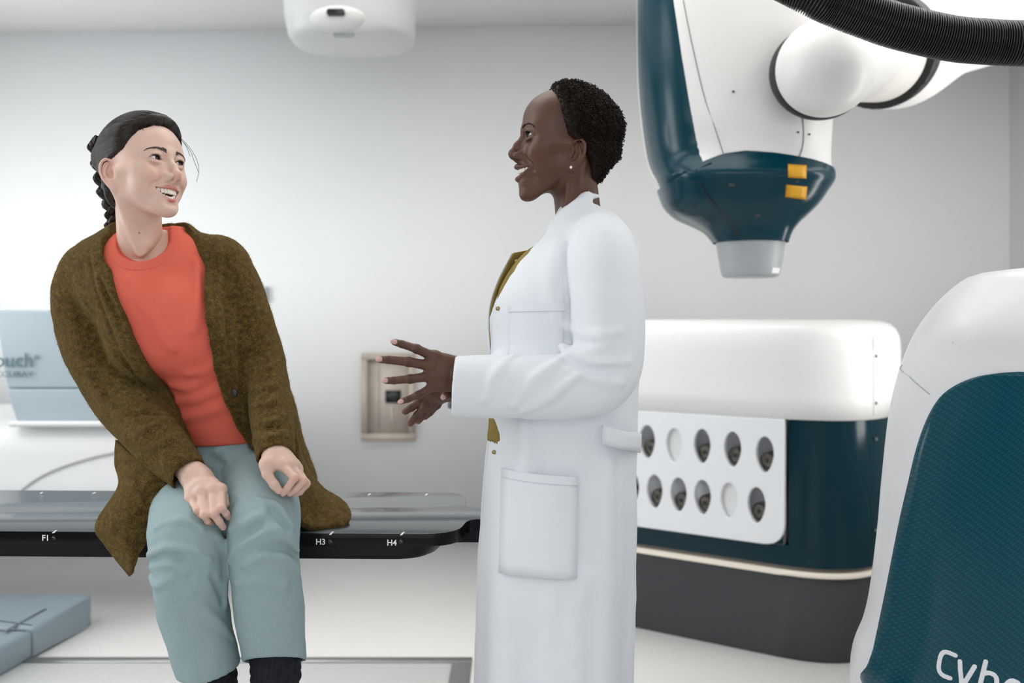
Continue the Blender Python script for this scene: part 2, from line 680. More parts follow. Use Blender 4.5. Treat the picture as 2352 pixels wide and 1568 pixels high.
def snap(M, P, n, start=0.02, steps=24):
    """Slide points along -n from outside until they meet the surface of M."""
    P = np.asarray(P, F32) + np.asarray(n, F32) * start
    n = np.broadcast_to(np.asarray(n, F32), P.shape)
    for _ in range(steps):
        P = P - n * (M(P) * 0.8)[:, None]
    return P


def folds(M, rows_list, k, sub=False, sink=0.3, start=0.10, amp=1.0):
    """Raised or sunken folds laid on the surface of M as it stands, as seen from the front. Rows: px, py, depth, radius."""
    for rows in rows_list:
        P = np.array([at(*r[:3]) for r in rows], F32)
        r = np.array([q[3] for q in rows], F32) * amp
        n = A(0, -1, 0)
        Q = snap(M, P, n, start, 40)
        bad = np.abs(Q[:, 1] - P[:, 1]) > 0.09
        if bad.all():
            continue
        Q, r, P = Q[~bad], r[~bad].copy(), P[~bad]
        if len(Q) < 2:
            continue
        Q = Q + n * (-(r * sink) if not sub else r * sink)[:, None]
        t = tube(np.hstack([Q, r[:, None]]), 4)
        (M.sub if sub else M.add)(t, k)


def head_model(p, base_only=False):
    M = Model()
    U = lambda f, k=0: M.add(f, k * 0.001)
    S = lambda f, k=0: M.sub(f, k * 0.001)
    E = lambda c, r: ell(mm(*c), mm(*r))
    C = lambda a, b, ra, rb=None: cap(mm(*a), mm(*b), ra * 0.001, (ra if rb is None else rb) * 0.001)
    T = lambda rows, n=5: tube(np.array(rows, F32) * 0.001, n)
    both = lambda fn: [fn(s) for s in (1, -1)]
    # skull, forehead, mid face, jaw
    U(E((2, 0, 28), (90, 71, 80)))
    U(E((38, 0, 40), (54, 58, 50)), 20)
    U(E((36, 0, -22), (48, 57, 62)), 22)
    U(E((42, 0, -58), (42, 45, 46)), 20)
    ch = p['chin']
    for s in (1, -1):
        U(C((10, s * p['jaw_w'], -58), (62, s * 20, ch[2] + 8), 13, 12), 22)
        U(C((8, s * 52, -25), (10, s * p['jaw_w'], -58), 14, 13), 22)
    U(E(ch, (13, 19, 13)), 14)
    U(E((ch[0] - 10, 0, ch[2] + 14), (17, 25, 22)), 16)
    mx = p['lip_x'] - 4
    U(E((mx - 19, 0, -66), (19, 27, 25)), 14)                           # muzzle
    U(E((mx - 16, 0, p['lip_lo_z'] - 12), (14, 22, 12)), 12)
    for s in (1, -1):
        U(C((56, s * 53, -18), (8, s * 64, -14), 8, 6), 16)             # cheekbone arch
        U(E((60, s * 43, -28), (20, 19, 18)), 20)
        U(E((48, s * 38, -52), (24, 18, 24)), 22)                       # cheek down to the jaw
        U(E((72, s * 37, -36), (15, 16, 16)), 14)                       # apple of the cheek
        U(C((88, s * 9, 14), (74, s * 42, 15), 7, 6), 18)               # brow ridge
        U(E((44, s * 40, 18), (30, 24, 44)), 24)                        # temple
    if base_only:
        return M
    # sockets, lids
    ex, ey, ez = EYE
    for s in (1, -1):
        S(E((98, s * (ey - 1), -3), (18, 17.5, 10.5)), 13)
    for s in (1, -1):
        U(sph(mm(ex, s * ey, ez), 0.0137), 4)
        U(T([(88, s * 17.5, 1.5, 1.6), (91.5, s * 24, 7.5, 2.4), (90.5, s * 33, 8.6, 2.6), (85, s * 42, 6, 2.6), (78, s * 48, -1, 2.0)]), 5)   # upper lid fold
        U(T([(86.5, s * 20, -6.5, 1.6), (89, s * 28, -9.5, 2.0), (86.5, s * 37, -9, 2.0), (80, s * 44, -6, 1.6)]), 5)                            # lower lid
    # nose
    n = p['nose']
    nt = n['tip']
    U(C((89, 0, 5), (n['mid'][0], 0, n['mid'][2]), 6.0, n['mid_r']), 11)
    U(C((n['mid'][0], 0, n['mid'][2]), (nt[0] - n['tip_r'], 0, nt[2]), n['mid_r'], n['tip_r'] - 0.5), 7)
    U(sph(mm(nt[0] - n['tip_r'], 0, nt[2]), n['tip_r'] * 0.001), 5)
    U(E((n['mid'][0] - 15, 0, -24), (15, 8.5, 23)), 7)                  # body of the nose behind the ridge
    for s in (1, -1):
        U(E((nt[0] - 17.5, s * n['wing'], nt[2] - 5), (9.5, 6.0, 7.0)), 3.5)
        U(E((nt[0] - 26, s * (n['wing'] + 2), nt[2] - 5), (9, 6, 8)), 8)
        U(E((82, s * 16, -30), (12, 9, 22)), 14)
    U(C((nt[0] - 9, 0, nt[2] - 7), (n['base_x'], 0, n['base_z']), 4.2, 4.5), 5)
    U(E((n['base_x'] - 11, 0, n['base_z'] + 4), (12, 10, 11)), 5)
    for s in (1, -1):
        S(E((nt[0] - 16, s * 6.6, nt[2] - 11.5), (5.6, 3.0, 3.8)), 1.5)
    # smile folds
    w = p['mouth_w']
    for s in (1, -1):
        q = np.array([(nt[0] - 28, s * (n['wing'] + 7), nt[2] - 4), (84, s * 27, -50), (78, s * (w + 6), p['corner_z'] + 3), (75, s * (w + 8), p['corner_z'] - 6)], F32) * 0.001
        q = snap(M, q, np.array([0.82, 0.57 * s, 0]))
        S(tube(np.hstack([q, np.array([[0.0006], [0.0014], [0.0017], [0.0006]], F32)])), p['fold'])
    # lips: roll outwards around the opening
    up, lo = mouth_curves(p)
    ys = np.array([-1.0, -0.8, -0.5, -0.18, 0, 0.18, 0.5, 0.8, 1.0]) * w
    rU = np.array([0.9, 2.0, 3.3, p['lipr_u'] + .3, p['lipr_u'] - .3, p['lipr_u'] + .3, 3.3, 2.0, 0.9])
    rL = np.array([0.9, 2.2, 3.8, p['lipr_l'], p['lipr_l'] + .2, p['lipr_l'], 3.8, 2.2, 0.9])
    rowsU = [(arch_x(p, y) - 1.5 + (1.0 if abs(y) < 8 else 0), y, float(up(y)) + r * 0.9, r) for y, r in zip(ys, rU)]
    rowsL = [(arch_x(p, y) - 2.5 + p['lower_x'], y, float(lo(y)) - r * 0.9, r) for y, r in zip(ys, rL)]
    tu, tl = T(rowsU, 4), T(rowsL, 4)
    U(tu, 4); U(tl, 4)
    hk = p.get('hollow', 1.0)
    S(E((arch_x(p, 0) + 4 + p['lower_x'] + (1 - hk) * 5, 0, p['lip_lo_z'] - p['lipr_l'] * 2 - 4), (9, 19, 4.5)), 8)       # hollow under the lip
    def opening(P):
        q = P * 1000.0
        y, z = q[:, 1], q[:, 2]
        d = np.maximum(z - up(y), lo(y) - z) * 0.8
        d = np.maximum(d, np.abs(y) - w)
        return (np.maximum(d, (p['lip_x'] - 34) - q[:, 0]) * 0.001).astype(F32)
    opening.c, opening.b = mm(p['lip_x'] - 8, 0, -72), 0.05
    S(opening, 1.2)
    # ears
    for s in (1, -1):
        ear(M, s, p)
    return M, dict(tu=tu, tl=tl, opening=opening)


def ear_frame(s):
    """Ear axes in head space: forward, outward, up."""
    a = math.radians(14)                # leans back
    fl = math.radians(p_flare)
    fwd = np.array([math.cos(fl), -s * math.sin(fl), 0])
    out = np.array([math.sin(fl), s * math.cos(fl), 0])
    up = np.array([0, 0, 1.0])
    f2 = fwd * math.cos(a) + up * math.sin(a)
    u2 = up * math.cos(a) - fwd * math.sin(a)
    return f2, out, u2


p_flare = 33


def ear(M, s, p):
    f, o, u = ear_frame(s)
    c = np.array([-10.0, s * 69.0, -12.0]) + np.array(p.get('ear_off', (0, 0, 0)))
    k = p.get('ear_k', 1.0)
    W = lambda a, b, d: (c + (a * f + b * o + d * u) * k) * 0.001
    R = np.stack([f, o, u], 1)
    T = lambda rows, n=5: tube(np.array([(*W(*r[:3]), r[3] * 0.001 * k) for r in rows], F32), n)
    M.add(ell(W(0, -3, 2), mm(14 * k, 5.0 * k, 25 * k), R), 0.004)
    M.add(ell(W(1, -1, -23), mm(8.5 * k, 4.2 * k, 9.5 * k), R), 0.005)
    M.sub(ell(W(2, 3.8, -3), mm(8.6 * k, 6.4 * k, 12 * k), R), 0.003)
    M.sub(ell(W(-1, 4.2, 17), mm(9.5 * k, 4.6 * k, 9.5 * k), R), 0.004)
    M.add(T([(9, 1.5, -2, 2.0), (7, 2.5, 6, 2.3), (11, 2.5, 14, 2.6), (9, 2.8, 24, 2.8), (0, 2.8, 29.5, 2.9), (-10, 2.5, 24, 2.9), (-15, 2.5, 11, 2.8), (-15, 2, -3, 2.6), (-10, 1.2, -16, 2.5), (-4, 0.8, -24, 2.6)]), 0.0022)
    M.add(T([(3, 1.5, 20, 1.5), (-4, 2.2, 13, 2.1), (-8.5, 2.6, 3, 2.3), (-7, 2.6, -8, 2.3), (-1, 2.4, -14.5, 2.3), (3, 1.8, -15, 1.8)]), 0.003)
    M.add(ell(W(9.5, 2, -6), mm(3.6 * k, 3.6 * k, 5.5 * k), R), 0.003)


def head_paint(V, p, F):
    """Pigment per vertex, from where the features lie."""
    sk, lip, dark = p['skin'], p['lip'], p['brow']
    C = np.tile(np.asarray(sk, F32), (len(V), 1))
    bl = lambda c, r, col, a, soft=0.016: paint(V, C, ell(mm(*c), mm(*r)), col, soft, a)
    for s in (1, -1):
        C = bl((74, s * 38, -36), (24, 20, 18), p['flush'], p['flush_a'])
        C = bl((-10, s * 74, -12), (20, 14, 34), p['flush'], p['flush_a'] * 0.8)
        C = bl((84, s * 31, -2), (20, 18, 11), p['socket'], p['socket_a'], 0.010)
    C = bl((nt_of(p)[0] - 6, 0, nt_of(p)[2]), (12, 13, 10), p['flush'], p['flush_a'])
    tu, tl, op = F['tu'], F['tl'], F['opening']
    C = paint(V, C, lambda P: np.minimum(tu(P), tl(P)) - 0.0006, lip, 0.0016)
    C = paint(V, C, lambda P: op(P) + 0.0012, p['mouth_in'], 0.0015)
    for s in (1, -1):
        # lash line along the edge of the upper lid, softer along the lower
        o = lambda P: eye_open(P, s, p)
        band = lambda P: np.abs(o(P)) - 0.0012
        near = lambda P: np.linalg.norm(P - mm(EYE[0], s * EYE[1], EYE[2]), axis=1) - 0.0155
        C = paint(V, C, lambda P: np.maximum(np.maximum(band(P), near(P)), 0.0005 - P[:, 2]), dark, 0.0012, 0.85)
        C = paint(V, C, lambda P: np.maximum(np.maximum(band(P), near(P)), P[:, 2]), dark, 0.0012, p.get('under', 0.35))
    return C


def nt_of(p):
    return p['nose']['tip']


def eye_open(P, s, p):
    """Almond slit between the lids, as a distance in the y-z plane."""
    ey, ez = EYE[1] * 0.001, EYE[2] * 0.001
    y = (P[:, 1] - s * ey) * s
    z = P[:, 2] - ez - y * 0.10 - p.get('eye_dz', 0.0) * 0.001
    hw, hu, hl = 0.0150, p['eye_up'] * 0.001, p['eye_lo'] * 0.001
    Ru = (hw * hw + hu * hu) / (2 * hu); Rl = (hw * hw + hl * hl) / (2 * hl)
    yy = y + 0.001
    du = np.sqrt(yy * yy + (z + Ru - hu) ** 2) - Ru
    dl = np.sqrt(yy * yy + (z - Rl + hl) ** 2) - Rl
    return np.maximum(du, dl)


def cut_eyes(M, p):
    for s in (1, -1):
        def f(P, s=s):
            return np.maximum(eye_open(P, s, p), EYE[0] * 0.001 + 0.002 - P[:, 0])
        f.c, f.b = mm(EYE[0] + 8, s * EYE[1], EYE[2]), 0.022
        M.sub(f, 0.0008)


def basis(yaw, pitch=0.0, roll=0.0):
    """Columns: forward, left, up of a head turned `yaw` degrees from facing the camera towards image right."""
    y = math.radians(yaw)
    Fw = Vector((math.sin(y), -math.cos(y), 0)); L = Vector((math.cos(y), math.sin(y), 0)); Up = Vector((0, 0, 1))
    R = Matrix((Fw, L, Up)).transposed()
    R = R @ Matrix.Rotation(math.radians(roll), 3, 'X') @ Matrix.Rotation(math.radians(-pitch), 3, 'Y')
    return np.array(R, F32)


def xf(V, R, o):
    return (np.asarray(V, F32) @ R.T + np.asarray(o, F32)).astype(F32)


def eyeball(name, s, gaze, R, o, mats, parent):
    """White, iris and pupil of one eye; gaze = (yaw to the left, pitch) in degrees in the head frame."""
    bm = bmesh.new()
    bmesh.ops.create_uvsphere(bm, u_segments=48, v_segments=40, radius=0.0121)
    g = Matrix.Rotation(math.radians(gaze[0]), 3, 'Z') @ Matrix.Rotation(math.radians(-gaze[1]), 3, 'Y') @ Matrix.Rotation(math.radians(90), 3, 'Y')
    for v in bm.verts:
        r = math.hypot(v.co.x, v.co.y)
        if v.co.z > 0 and r < 0.0064:
            v.co.z += 0.0009 * (1 - (r / 0.0064) ** 2)
    for f in bm.faces:
        c = f.calc_center_median()
        r = math.hypot(c.x, c.y)
        f.material_index = 0 if (c.z < 0 or r > 0.0065) else (2 if r < 0.0027 else 1)
    e = np.array([EYE[0], s * EYE[1], EYE[2]], F32) * 0.001
    for v in bm.verts:
        q = np.array(g @ v.co, F32) + e
        v.co = Vector(R @ q + np.asarray(o, F32))
    return from_bm(name, bm, mats, parent)


def teeth_np(p, R, o):
    """Upper and lower rows on their gums as one surface."""
    M = Model()
    up, lo = mouth_curves(p)
    def row(top, n, wid, h, zc):
        y = -(n * wid) / 2 + wid / 2
        for i in range(n):
            a = abs(y) / (n * wid / 2)
            w = wid * (1.08 if (top and abs(i - (n - 1) / 2) < 1) else 0.96) / 2
            x = arch_x(p, y) - (7.5 if top else 9.0)
            sl = 2 * p['arch'] * y / p['mouth_w'] ** 2
            th = math.atan(sl)
            Rm = np.array([[math.cos(th), math.sin(th), 0], [-math.sin(th), math.cos(th), 0], [0, 0, 1]])
            z = (float(up(y)) - h * 0.5 + 1.6 + zc) if top else (float(lo(y)) + h * 0.5 - 1.8 + zc)
            M.add(rbox(mm(x, y, z), mm(3, w * 0.99, h / 2 * (1.0 if top and i % 2 == (n // 2) % 2 else 0.94)), 0.0018, Rm), 0.0)
            y += wid
    row(True, 10, p['tooth_w'], p['tooth_h'], 0.0)
    row(False, 10, p['tooth_w'] * 0.82, p['tooth_h'] * 0.8, p.get('low_teeth', 0.0))
    def back(P):
        q = P * 1000
        d = np.abs(q[:, 0] - (arch_x(p, q[:, 1]) - 10)) - 1.6
        d = np.maximum(d, np.abs(q[:, 1]) - p['mouth_w'] * 0.97)
        return (np.maximum(d, np.abs(q[:, 2] - (p['lip_up_z'] + 2)) - 5) * 0.001).astype(F32)
    M.add(back, 0.001)
    V, Q = M.mesh(mm(p['lip_x'] - 42, -p['mouth_w'] - 3, p['lip_lo_z'] - 12), mm(p['lip_x'], p['mouth_w'] + 3, p['corner_z'] + 8), 0.0007)
    return xf(V, R, o), Q


def brow_np(p, s, R, o, seed, M):
    """Many short hairs along the brow, combed outwards."""
    rng = np.random.RandomState(seed)
    line = spline(np.array(p['brow_line'], F32), 8)          # x, y, z, half height
    paths, rad = [], []
    for _ in range(p.get('brow_n', 330)):
        t = rng.uniform(0, 1)
        j = t * (len(line) - 1.001); i = int(j); a = line[i] + (line[i + 1] - line[i]) * (j - i)
        d = line[min(i + 1, len(line) - 1)][:3] - line[max(i - 1, 0)][:3]; d /= np.linalg.norm(d)
        off = rng.uniform(-1, 1) * a[3]
        b = np.array([a[0], a[1] * s, a[2] + off])
        dd = np.array([d[0], d[1] * s, d[2] + (0.35 if t < 0.2 else 0.2 - 0.5 * off / max(a[3], .1))])
        L = rng.uniform(3.5, 6.5)
        nrm = np.array([0.9, 0.3 * s, 0.1])
        paths.append(np.array([b - nrm * 0.6, b + dd * L * 0.5 + nrm * 0.5, b + dd * L + nrm * 0.0]) * 0.001)
        rad.append(np.array([0.32, 0.28, 0.06]) * 0.001)
    n = np.array([0.86, 0.5 * s, 0.0]); n /= np.linalg.norm(n)
    b0 = snap(M, np.array([q[0] for q in paths]), n)
    b2 = snap(M, np.array([q[2] for q in paths]), n)
    paths = [np.array([a - n * 0.0006, (a + b) / 2 + n * 0.0009, b + n * 0.0003]) for a, b in zip(b0, b2)]
    V, Q = tubes_mesh(paths, rad, 3)
    return xf(V, R, o), Q


def lash_np(p, s, R, o):
    """Upper lashes fanning from the lid edge."""
    paths, rad = [], []
    hw, hu = 15.0, p['eye_up']
    for t in np.linspace(-0.9, 1.0, 40):
        y = t * 13.0
        Ru = (hw * hw + hu * hu) / (2 * hu)
        z = math.sqrt(max(Ru * Ru - (y + 1) ** 2, 0)) - Ru + hu + y * 0.10 + p.get('eye_dz', 0.0)
        x = EYE[0] + math.sqrt(max(13.4 ** 2 - y * y - z * z, 1))
        b = np.array([x, s * (EYE[1] + y), EYE[2] + z])
        L = p.get('lash', 5.5)
        d = np.array([0.8, s * (0.15 + 0.45 * t), 0.15])
        paths.append(np.array([b, b + d * L * 0.5 + np.array([0, 0, -0.3]), b + d * L + np.array([0, 0, 1.6])]) * 0.001)
        rad.append(np.array([0.42, 0.30, 0.07]) * 0.001)
    V, Q = tubes_mesh(paths, rad, 3)
    return xf(V, R, o), Q


BASE_FACE = dict(
    chin=(76, 0, -103), jaw_w=40, mouth_w=30, corner_z=-62, lip_up_z=-66, lip_lo_z=-79, lip_x=93, arch=21, lower_x=-3,
    lipr_u=3.5, lipr_l=4.2, fold=7, eye_up=3.9, eye_lo=3.4,
    nose=dict(mid=(103, 0, -18), mid_r=6.5, tip=(119.5, 0, -36), tip_r=9.0, wing=11.5, base_x=99, base_z=-49),
    skin=(0.62, 0.42, 0.33), lip=(0.50, 0.17, 0.14), flush=(0.66, 0.34, 0.27), flush_a=0.5, socket=(0.5, 0.3, 0.24), socket_a=0.35,
    brow=(0.06, 0.04, 0.03), mouth_in=(0.10, 0.02, 0.02), tooth_w=5.6, tooth_h=9.5,
    brow_line=[(95, 9, 15, 2.6), (94, 18, 19, 2.6), (90, 30, 21.5, 2.0), (82, 42, 19, 1.4), (75, 49, 14.5, 0.6)])

# ------------------------------------------------------------------ hands and hair
def hand_model(wrist, fingers, thumb, rs=1.0, palm_r=0.0125, wrist_r=0.024, k_palm=0.016, extra=None, carp=None):
    """fingers: up to four rows [knuckle, middle joint, end joint, tip] from index to little; thumb: [base, knuckle, joint, tip]."""
    M = Model()
    nails = []
    fr = [0.0084, 0.0087, 0.0082, 0.0072]
    wrist = np.asarray(wrist, F32)
    for i, fg in enumerate(fingers):
        fg = np.asarray(fg, F32)
        c0 = wrist * 0.9 + fg[0] * 0.1 if carp is None else np.asarray(carp[i], F32)
        M.add(cap(c0, fg[0], palm_r * 1.05 * rs, palm_r * 0.86 * rs), k_palm)
    for i in range(len(fingers) - 1):
        a, b = np.asarray(fingers[i][0], F32), np.asarray(fingers[i + 1][0], F32)
        c = wrist
        M.add(cap(a, b, palm_r * 0.78 * rs), 0.008)
        for t in (0.35, 0.7):
            M.add(cap(c + (a - c) * t, c + (b - c) * t, palm_r * 0.95 * rs), 0.012)
    th = np.asarray(thumb, F32) if thumb is not None else None
    if th is not None:
        M.add(cap(wrist, th[0], 0.016 * rs, 0.014 * rs), 0.016)
        M.add(cap(th[0], th[1], 0.0145 * rs, 0.0105 * rs), 0.012)
    for i, fg in enumerate(fingers):
        fg = np.asarray(fg, F32)
        r = fr[i] * rs
        M.add(cap(fg[0], fg[1], r * 1.1, r * 0.98), 0.007)
        M.add(cap(fg[1], fg[2], r * 0.95, r * 0.86), 0.0022)
        M.add(cap(fg[2], fg[3] - (fg[3] - fg[2]) / (np.linalg.norm(fg[3] - fg[2]) + 1e-6) * r * 0.75, r * 0.86, r * 0.75), 0.0022)
        M.add(sph(fg[1], r * 1.0), 0.004)
        M.add(sph(fg[0], r * 1.15), 0.007)
    if th is not None:
        M.add(cap(th[1], th[2], 0.0100 * rs, 0.0094 * rs), 0.004)
        M.add(cap(th[2], th[3] - (th[3] - th[2]) / (np.linalg.norm(th[3] - th[2]) + 1e-6) * 0.0065 * rs, 0.0095 * rs, 0.0076 * rs), 0.003)
    M.nails = nails
    return M


def nail_f(tip, prev, n, r=0.0056, back=0.0062):
    """A fingernail: flat oval on the finger end on the side n faces."""
    tip = np.asarray(tip, F32); prev = np.asarray(prev, F32); n = np.asarray(n, F32)
    d = tip - prev; d = d / np.linalg.norm(d)
    n = n - d * (n @ d); n = n / np.linalg.norm(n)
    w = np.cross(d, n)
    c = tip - d * back + n * r * 0.95
    return ell(c, (r * 1.12, r * 0.80, r * 0.55), np.stack([d, w, n], 1))


def bounds(*pts, pad=0.03):
    p = np.vstack([np.asarray(q, F32).reshape(-1, 3) for q in pts])
    return p.min(0) - pad, p.max(0) + pad


def hair_cap(M, line, thick, seed=1, lump=0.0, lump_s=60, side_k=0.6, hard=True):
    """Hair over the skull: everywhere behind the hairline x(z), thinning out towards it."""
    zs = np.array([r[0] for r in line], F32) * 0.001
    xs = np.array([r[1] for r in line], F32) * 0.001
    th = np.array([r[2] for r in line], F32) * 0.001
    def f(P):
        d = M(P)
        z = P[:, 2]
        s = P[:, 0] - np.interp(z, zs, xs).astype(F32) + 0.0022 * fbm(P, 45, seed + 3)
        t = np.interp(z, zs, th).astype(F32)
        u = np.clip(-s / 0.022, -0.4, 1)
        u = np.where(u > 0, 1 - (1 - u) ** 2, u * 2)
        sidek = 1 - (1 - side_k) * np.clip((np.abs(P[:, 1]) - 0.03) / 0.04, 0, 1)
        tt = t * u * np.where(u > 0, sidek, 1) + np.where(u > 0, 0.0012 * np.clip(u * 10, 0, 1), 0)
        if not hard:
            return (d - t * u * sidek) * 0.8
        tt = np.where(u > 0, tt, -0.004)
        if lump:
            tt = tt + lump * fbm(P, lump_s, seed) * np.clip(u, 0, 1)
        return np.where(s < 0.003, (d - tt) * 0.8, np.maximum(d, 0) + 0.006).astype(F32)
    return f


def flow_strands(f, starts, anchor, n_steps, step, lift, rng, jitter=0.15, stop=0.012):
    """Strands combed over the surface f towards an anchor point."""
    P = np.array(starts, F32)
    anchor = np.asarray(anchor, F32)
    eps = 0.0015
    path = [P.copy()]
    jit = rng.normal(size=P.shape).astype(F32) * jitter
    for _ in range(n_steps):
        g = np.stack([f(P + A(eps, 0, 0)) - f(P - A(eps, 0, 0)), f(P + A(0, eps, 0)) - f(P - A(0, eps, 0)), f(P + A(0, 0, eps)) - f(P - A(0, 0, eps))], 1)
        g /= np.linalg.norm(g, axis=1, keepdims=True) + 1e-9
        d = anchor - P
        dist = np.linalg.norm(d, axis=1, keepdims=True)
        d = d / (dist + 1e-6) + jit * np.clip(dist / 0.1, 0, 1)
        d -= g * (d * g).sum(1, keepdims=True)
        d /= np.linalg.norm(d, axis=1, keepdims=True) + 1e-6
        P = P + d * np.minimum(step, np.maximum(dist - stop, 0))
        P = P - g * (f(P) - lift)[:, None]
        path.append(P.copy())
    return np.stack(path, 1)


def P3(px, py, d):
    return np.array(at(px, py, d), F32)


def PR(px, py, d, r):
    return [*at(px, py, d), r]

# ------------------------------------------------------------------ machines
TEAL = (0.0008, 0.040, 0.060)


def text_mesh(name, body, m, parent, matrix, size=0.05, extrude=0.0006, align='LEFT', offset=0.0):
    cu = bpy.data.curves.new('lettering', 'FONT')
    cu.body = body; cu.size = size; cu.extrude = extrude; cu.align_x = align; cu.offset = offset
    o = bpy.data.objects.new('lettering', cu)
    COL.objects.link(o)
    dg = bpy.context.evaluated_depsgraph_get()
    me = bpy.data.meshes.new_from_object(o.evaluated_get(dg))
    bpy.data.objects.remove(o); bpy.data.curves.remove(cu)
    me.transform(matrix)
    me.materials.clear(); me.materials.append(m)
    o = bpy.data.objects.new(name, me)
    link(o); fix_parent(o, parent)
    return o


def facing(loc, x_axis=(1, 0, 0), up=(0, 0, 1)):
    """Matrix that puts flat lettering at loc, reading along x_axis with `up` upwards."""
    x = Vector(x_axis).normalized(); u = Vector(up); u = (u - x * u.dot(x)).normalized(); n = x.cross(u)
    M = Matrix((x, u, n)).transposed().to_4x4()
    M.translation = Vector(loc)
    return M


class Shell:
    """Upright moulded body: oval-square sections whose left and right edges follow a table of (z, x_lo, x_hi, half depth, middle depth)."""
    def __init__(self, rows, e=2.6):
        self.s = spline(sorted(rows, key=lambda r: r[0]), 8)
        self.e = e

    def pt(self, u, z, front=True, lift=0.0):
        """u in -1..1 from the left to the right edge."""
        s = self.s; z = np.asarray(z, F32)
        x0, x1, h, c = (np.interp(z, s[:, 0], s[:, j]) for j in (1, 2, 3, 4))
        u = np.clip(u, -1, 1)
        v = (1 - np.abs(u) ** self.e + 1e-9) ** (1 / self.e)
        x = (x0 + x1) / 2 + u * ((x1 - x0) / 2 + lift)
        y = c + (-1 if front else 1) * v * (h + lift)
        return np.stack([x, y, z + 0 * x], -1).astype(F32)

    def u_of(self, x, z):
        s = self.s
        x0, x1 = np.interp(z, s[:, 0], s[:, 1]), np.interp(z, s[:, 0], s[:, 2])
        return np.clip((x - (x0 + x1) / 2) / ((x1 - x0) / 2), -1, 1)

    def ring(self, ztop, zbot, nz=40, na=96, lift=0.0):
        """Whole way round; ztop and zbot may be functions of u."""
        th = np.linspace(0, 2 * math.pi, na, endpoint=False)
        c, sn = np.cos(th), np.sin(th)
        u = np.sign(c) * np.abs(c) ** (2 / self.e)
        fr = sn < 0
        zt = ztop(u) if callable(ztop) else np.full(na, ztop); zb = zbot(u) if callable(zbot) else np.full(na, zbot)
        rows = []
        for t in np.linspace(0, 1, nz):
            z = zt + (zb - zt) * t
            a = self.pt(u, z, True, lift); b = self.pt(u, z, False, lift)
            rows.append(np.where(fr[:, None], a, b))
        V = np.vstack(rows)
        i = np.arange(nz - 1)[:, None] * na; j = np.arange(na)[None]; k = (j + 1) % na
        Q = np.stack([i + j, i + na + j, i + na + k, i + k], -1).reshape(-1, 4)
        return V, Q

    def patch(self, zs, ulo, uhi, nu=24, lift=0.003, bulge=0.0):
        """Front patch between ulo(z) and uhi(z), with its rim turned back to the body."""
        zs = np.asarray(zs, F32); V = []
        s = np.linspace(0, 1, nu)
        for i, z in enumerate(zs):
            a, b = ulo[i], uhi[i]
            u = a + (b - a) * s
            p = self.pt(u, np.full(nu, z), True, lift)
            edge = np.minimum(1, np.minimum(s, 1 - s) * 14.0) * min(1.0, i / 8.0, (len(zs) - 1 - i) / 3.0)
            q = self.pt(u, np.full(nu, z), True, -0.004)
            w = np.sqrt(1 - (1 - edge) ** 2)[:, None]
            p = q * (1 - w) + p * w
            p[:, 1] -= bulge * np.sin(np.pi * s) * math.sin(math.pi * i / (len(zs) - 1))
            V.append(p)
        V = np.vstack(V)
        n = len(zs)
        I = np.arange(n * nu).reshape(n, nu)
        Q = np.stack([I[:-1, :-1], I[1:, :-1], I[1:, 1:], I[:-1, 1:]], -1).reshape(-1, 4)
        return V, Q


def prism(outline, z0, z1, bev=0.0, seg=3):
    """Vertical prism from a plan outline with softened rims -> bmesh."""
    bm = bmesh.new()
    vs = [bm.verts.new((x, y, z0)) for x, y in outline]
    f = bm.faces.new(vs)
    r = bmesh.ops.extrude_face_region(bm, geom=[f])
    for v in r['geom']:
        if isinstance(v, bmesh.types.BMVert):
            v.co.z = z1
    if bev:
        ed = [e for e in bm.edges if abs(e.verts[0].co.z - e.verts[1].co.z) < 1e-6]
        bmesh.ops.bevel(bm, geom=ed, offset=bev, segments=seg, affect='EDGES', profile=0.5)
    return bm


def round_poly(pts, n=8):
    """Plan polygon with a radius at each corner: rows x, y, r."""
    out = []
    m = len(pts)
    for i in range(m):
        p = np.array(pts[i][:2]); a = np.array(pts[i - 1][:2]); b = np.array(pts[(i + 1) % m][:2]); r = pts[i][2]
        if r <= 0:
            out.append(tuple(p)); continue
        da, db = (a - p), (b - p)
        la, lb = np.linalg.norm(da), np.linalg.norm(db)
        da /= la; db /= lb
        r = min(r, la * 0.49, lb * 0.49)
        for t in np.linspace(0, 1, n):
            out.append(tuple((1 - t) ** 2 * (p + da * r) + 2 * t * (1 - t) * p + t * t * (p + db * r)))
    return out


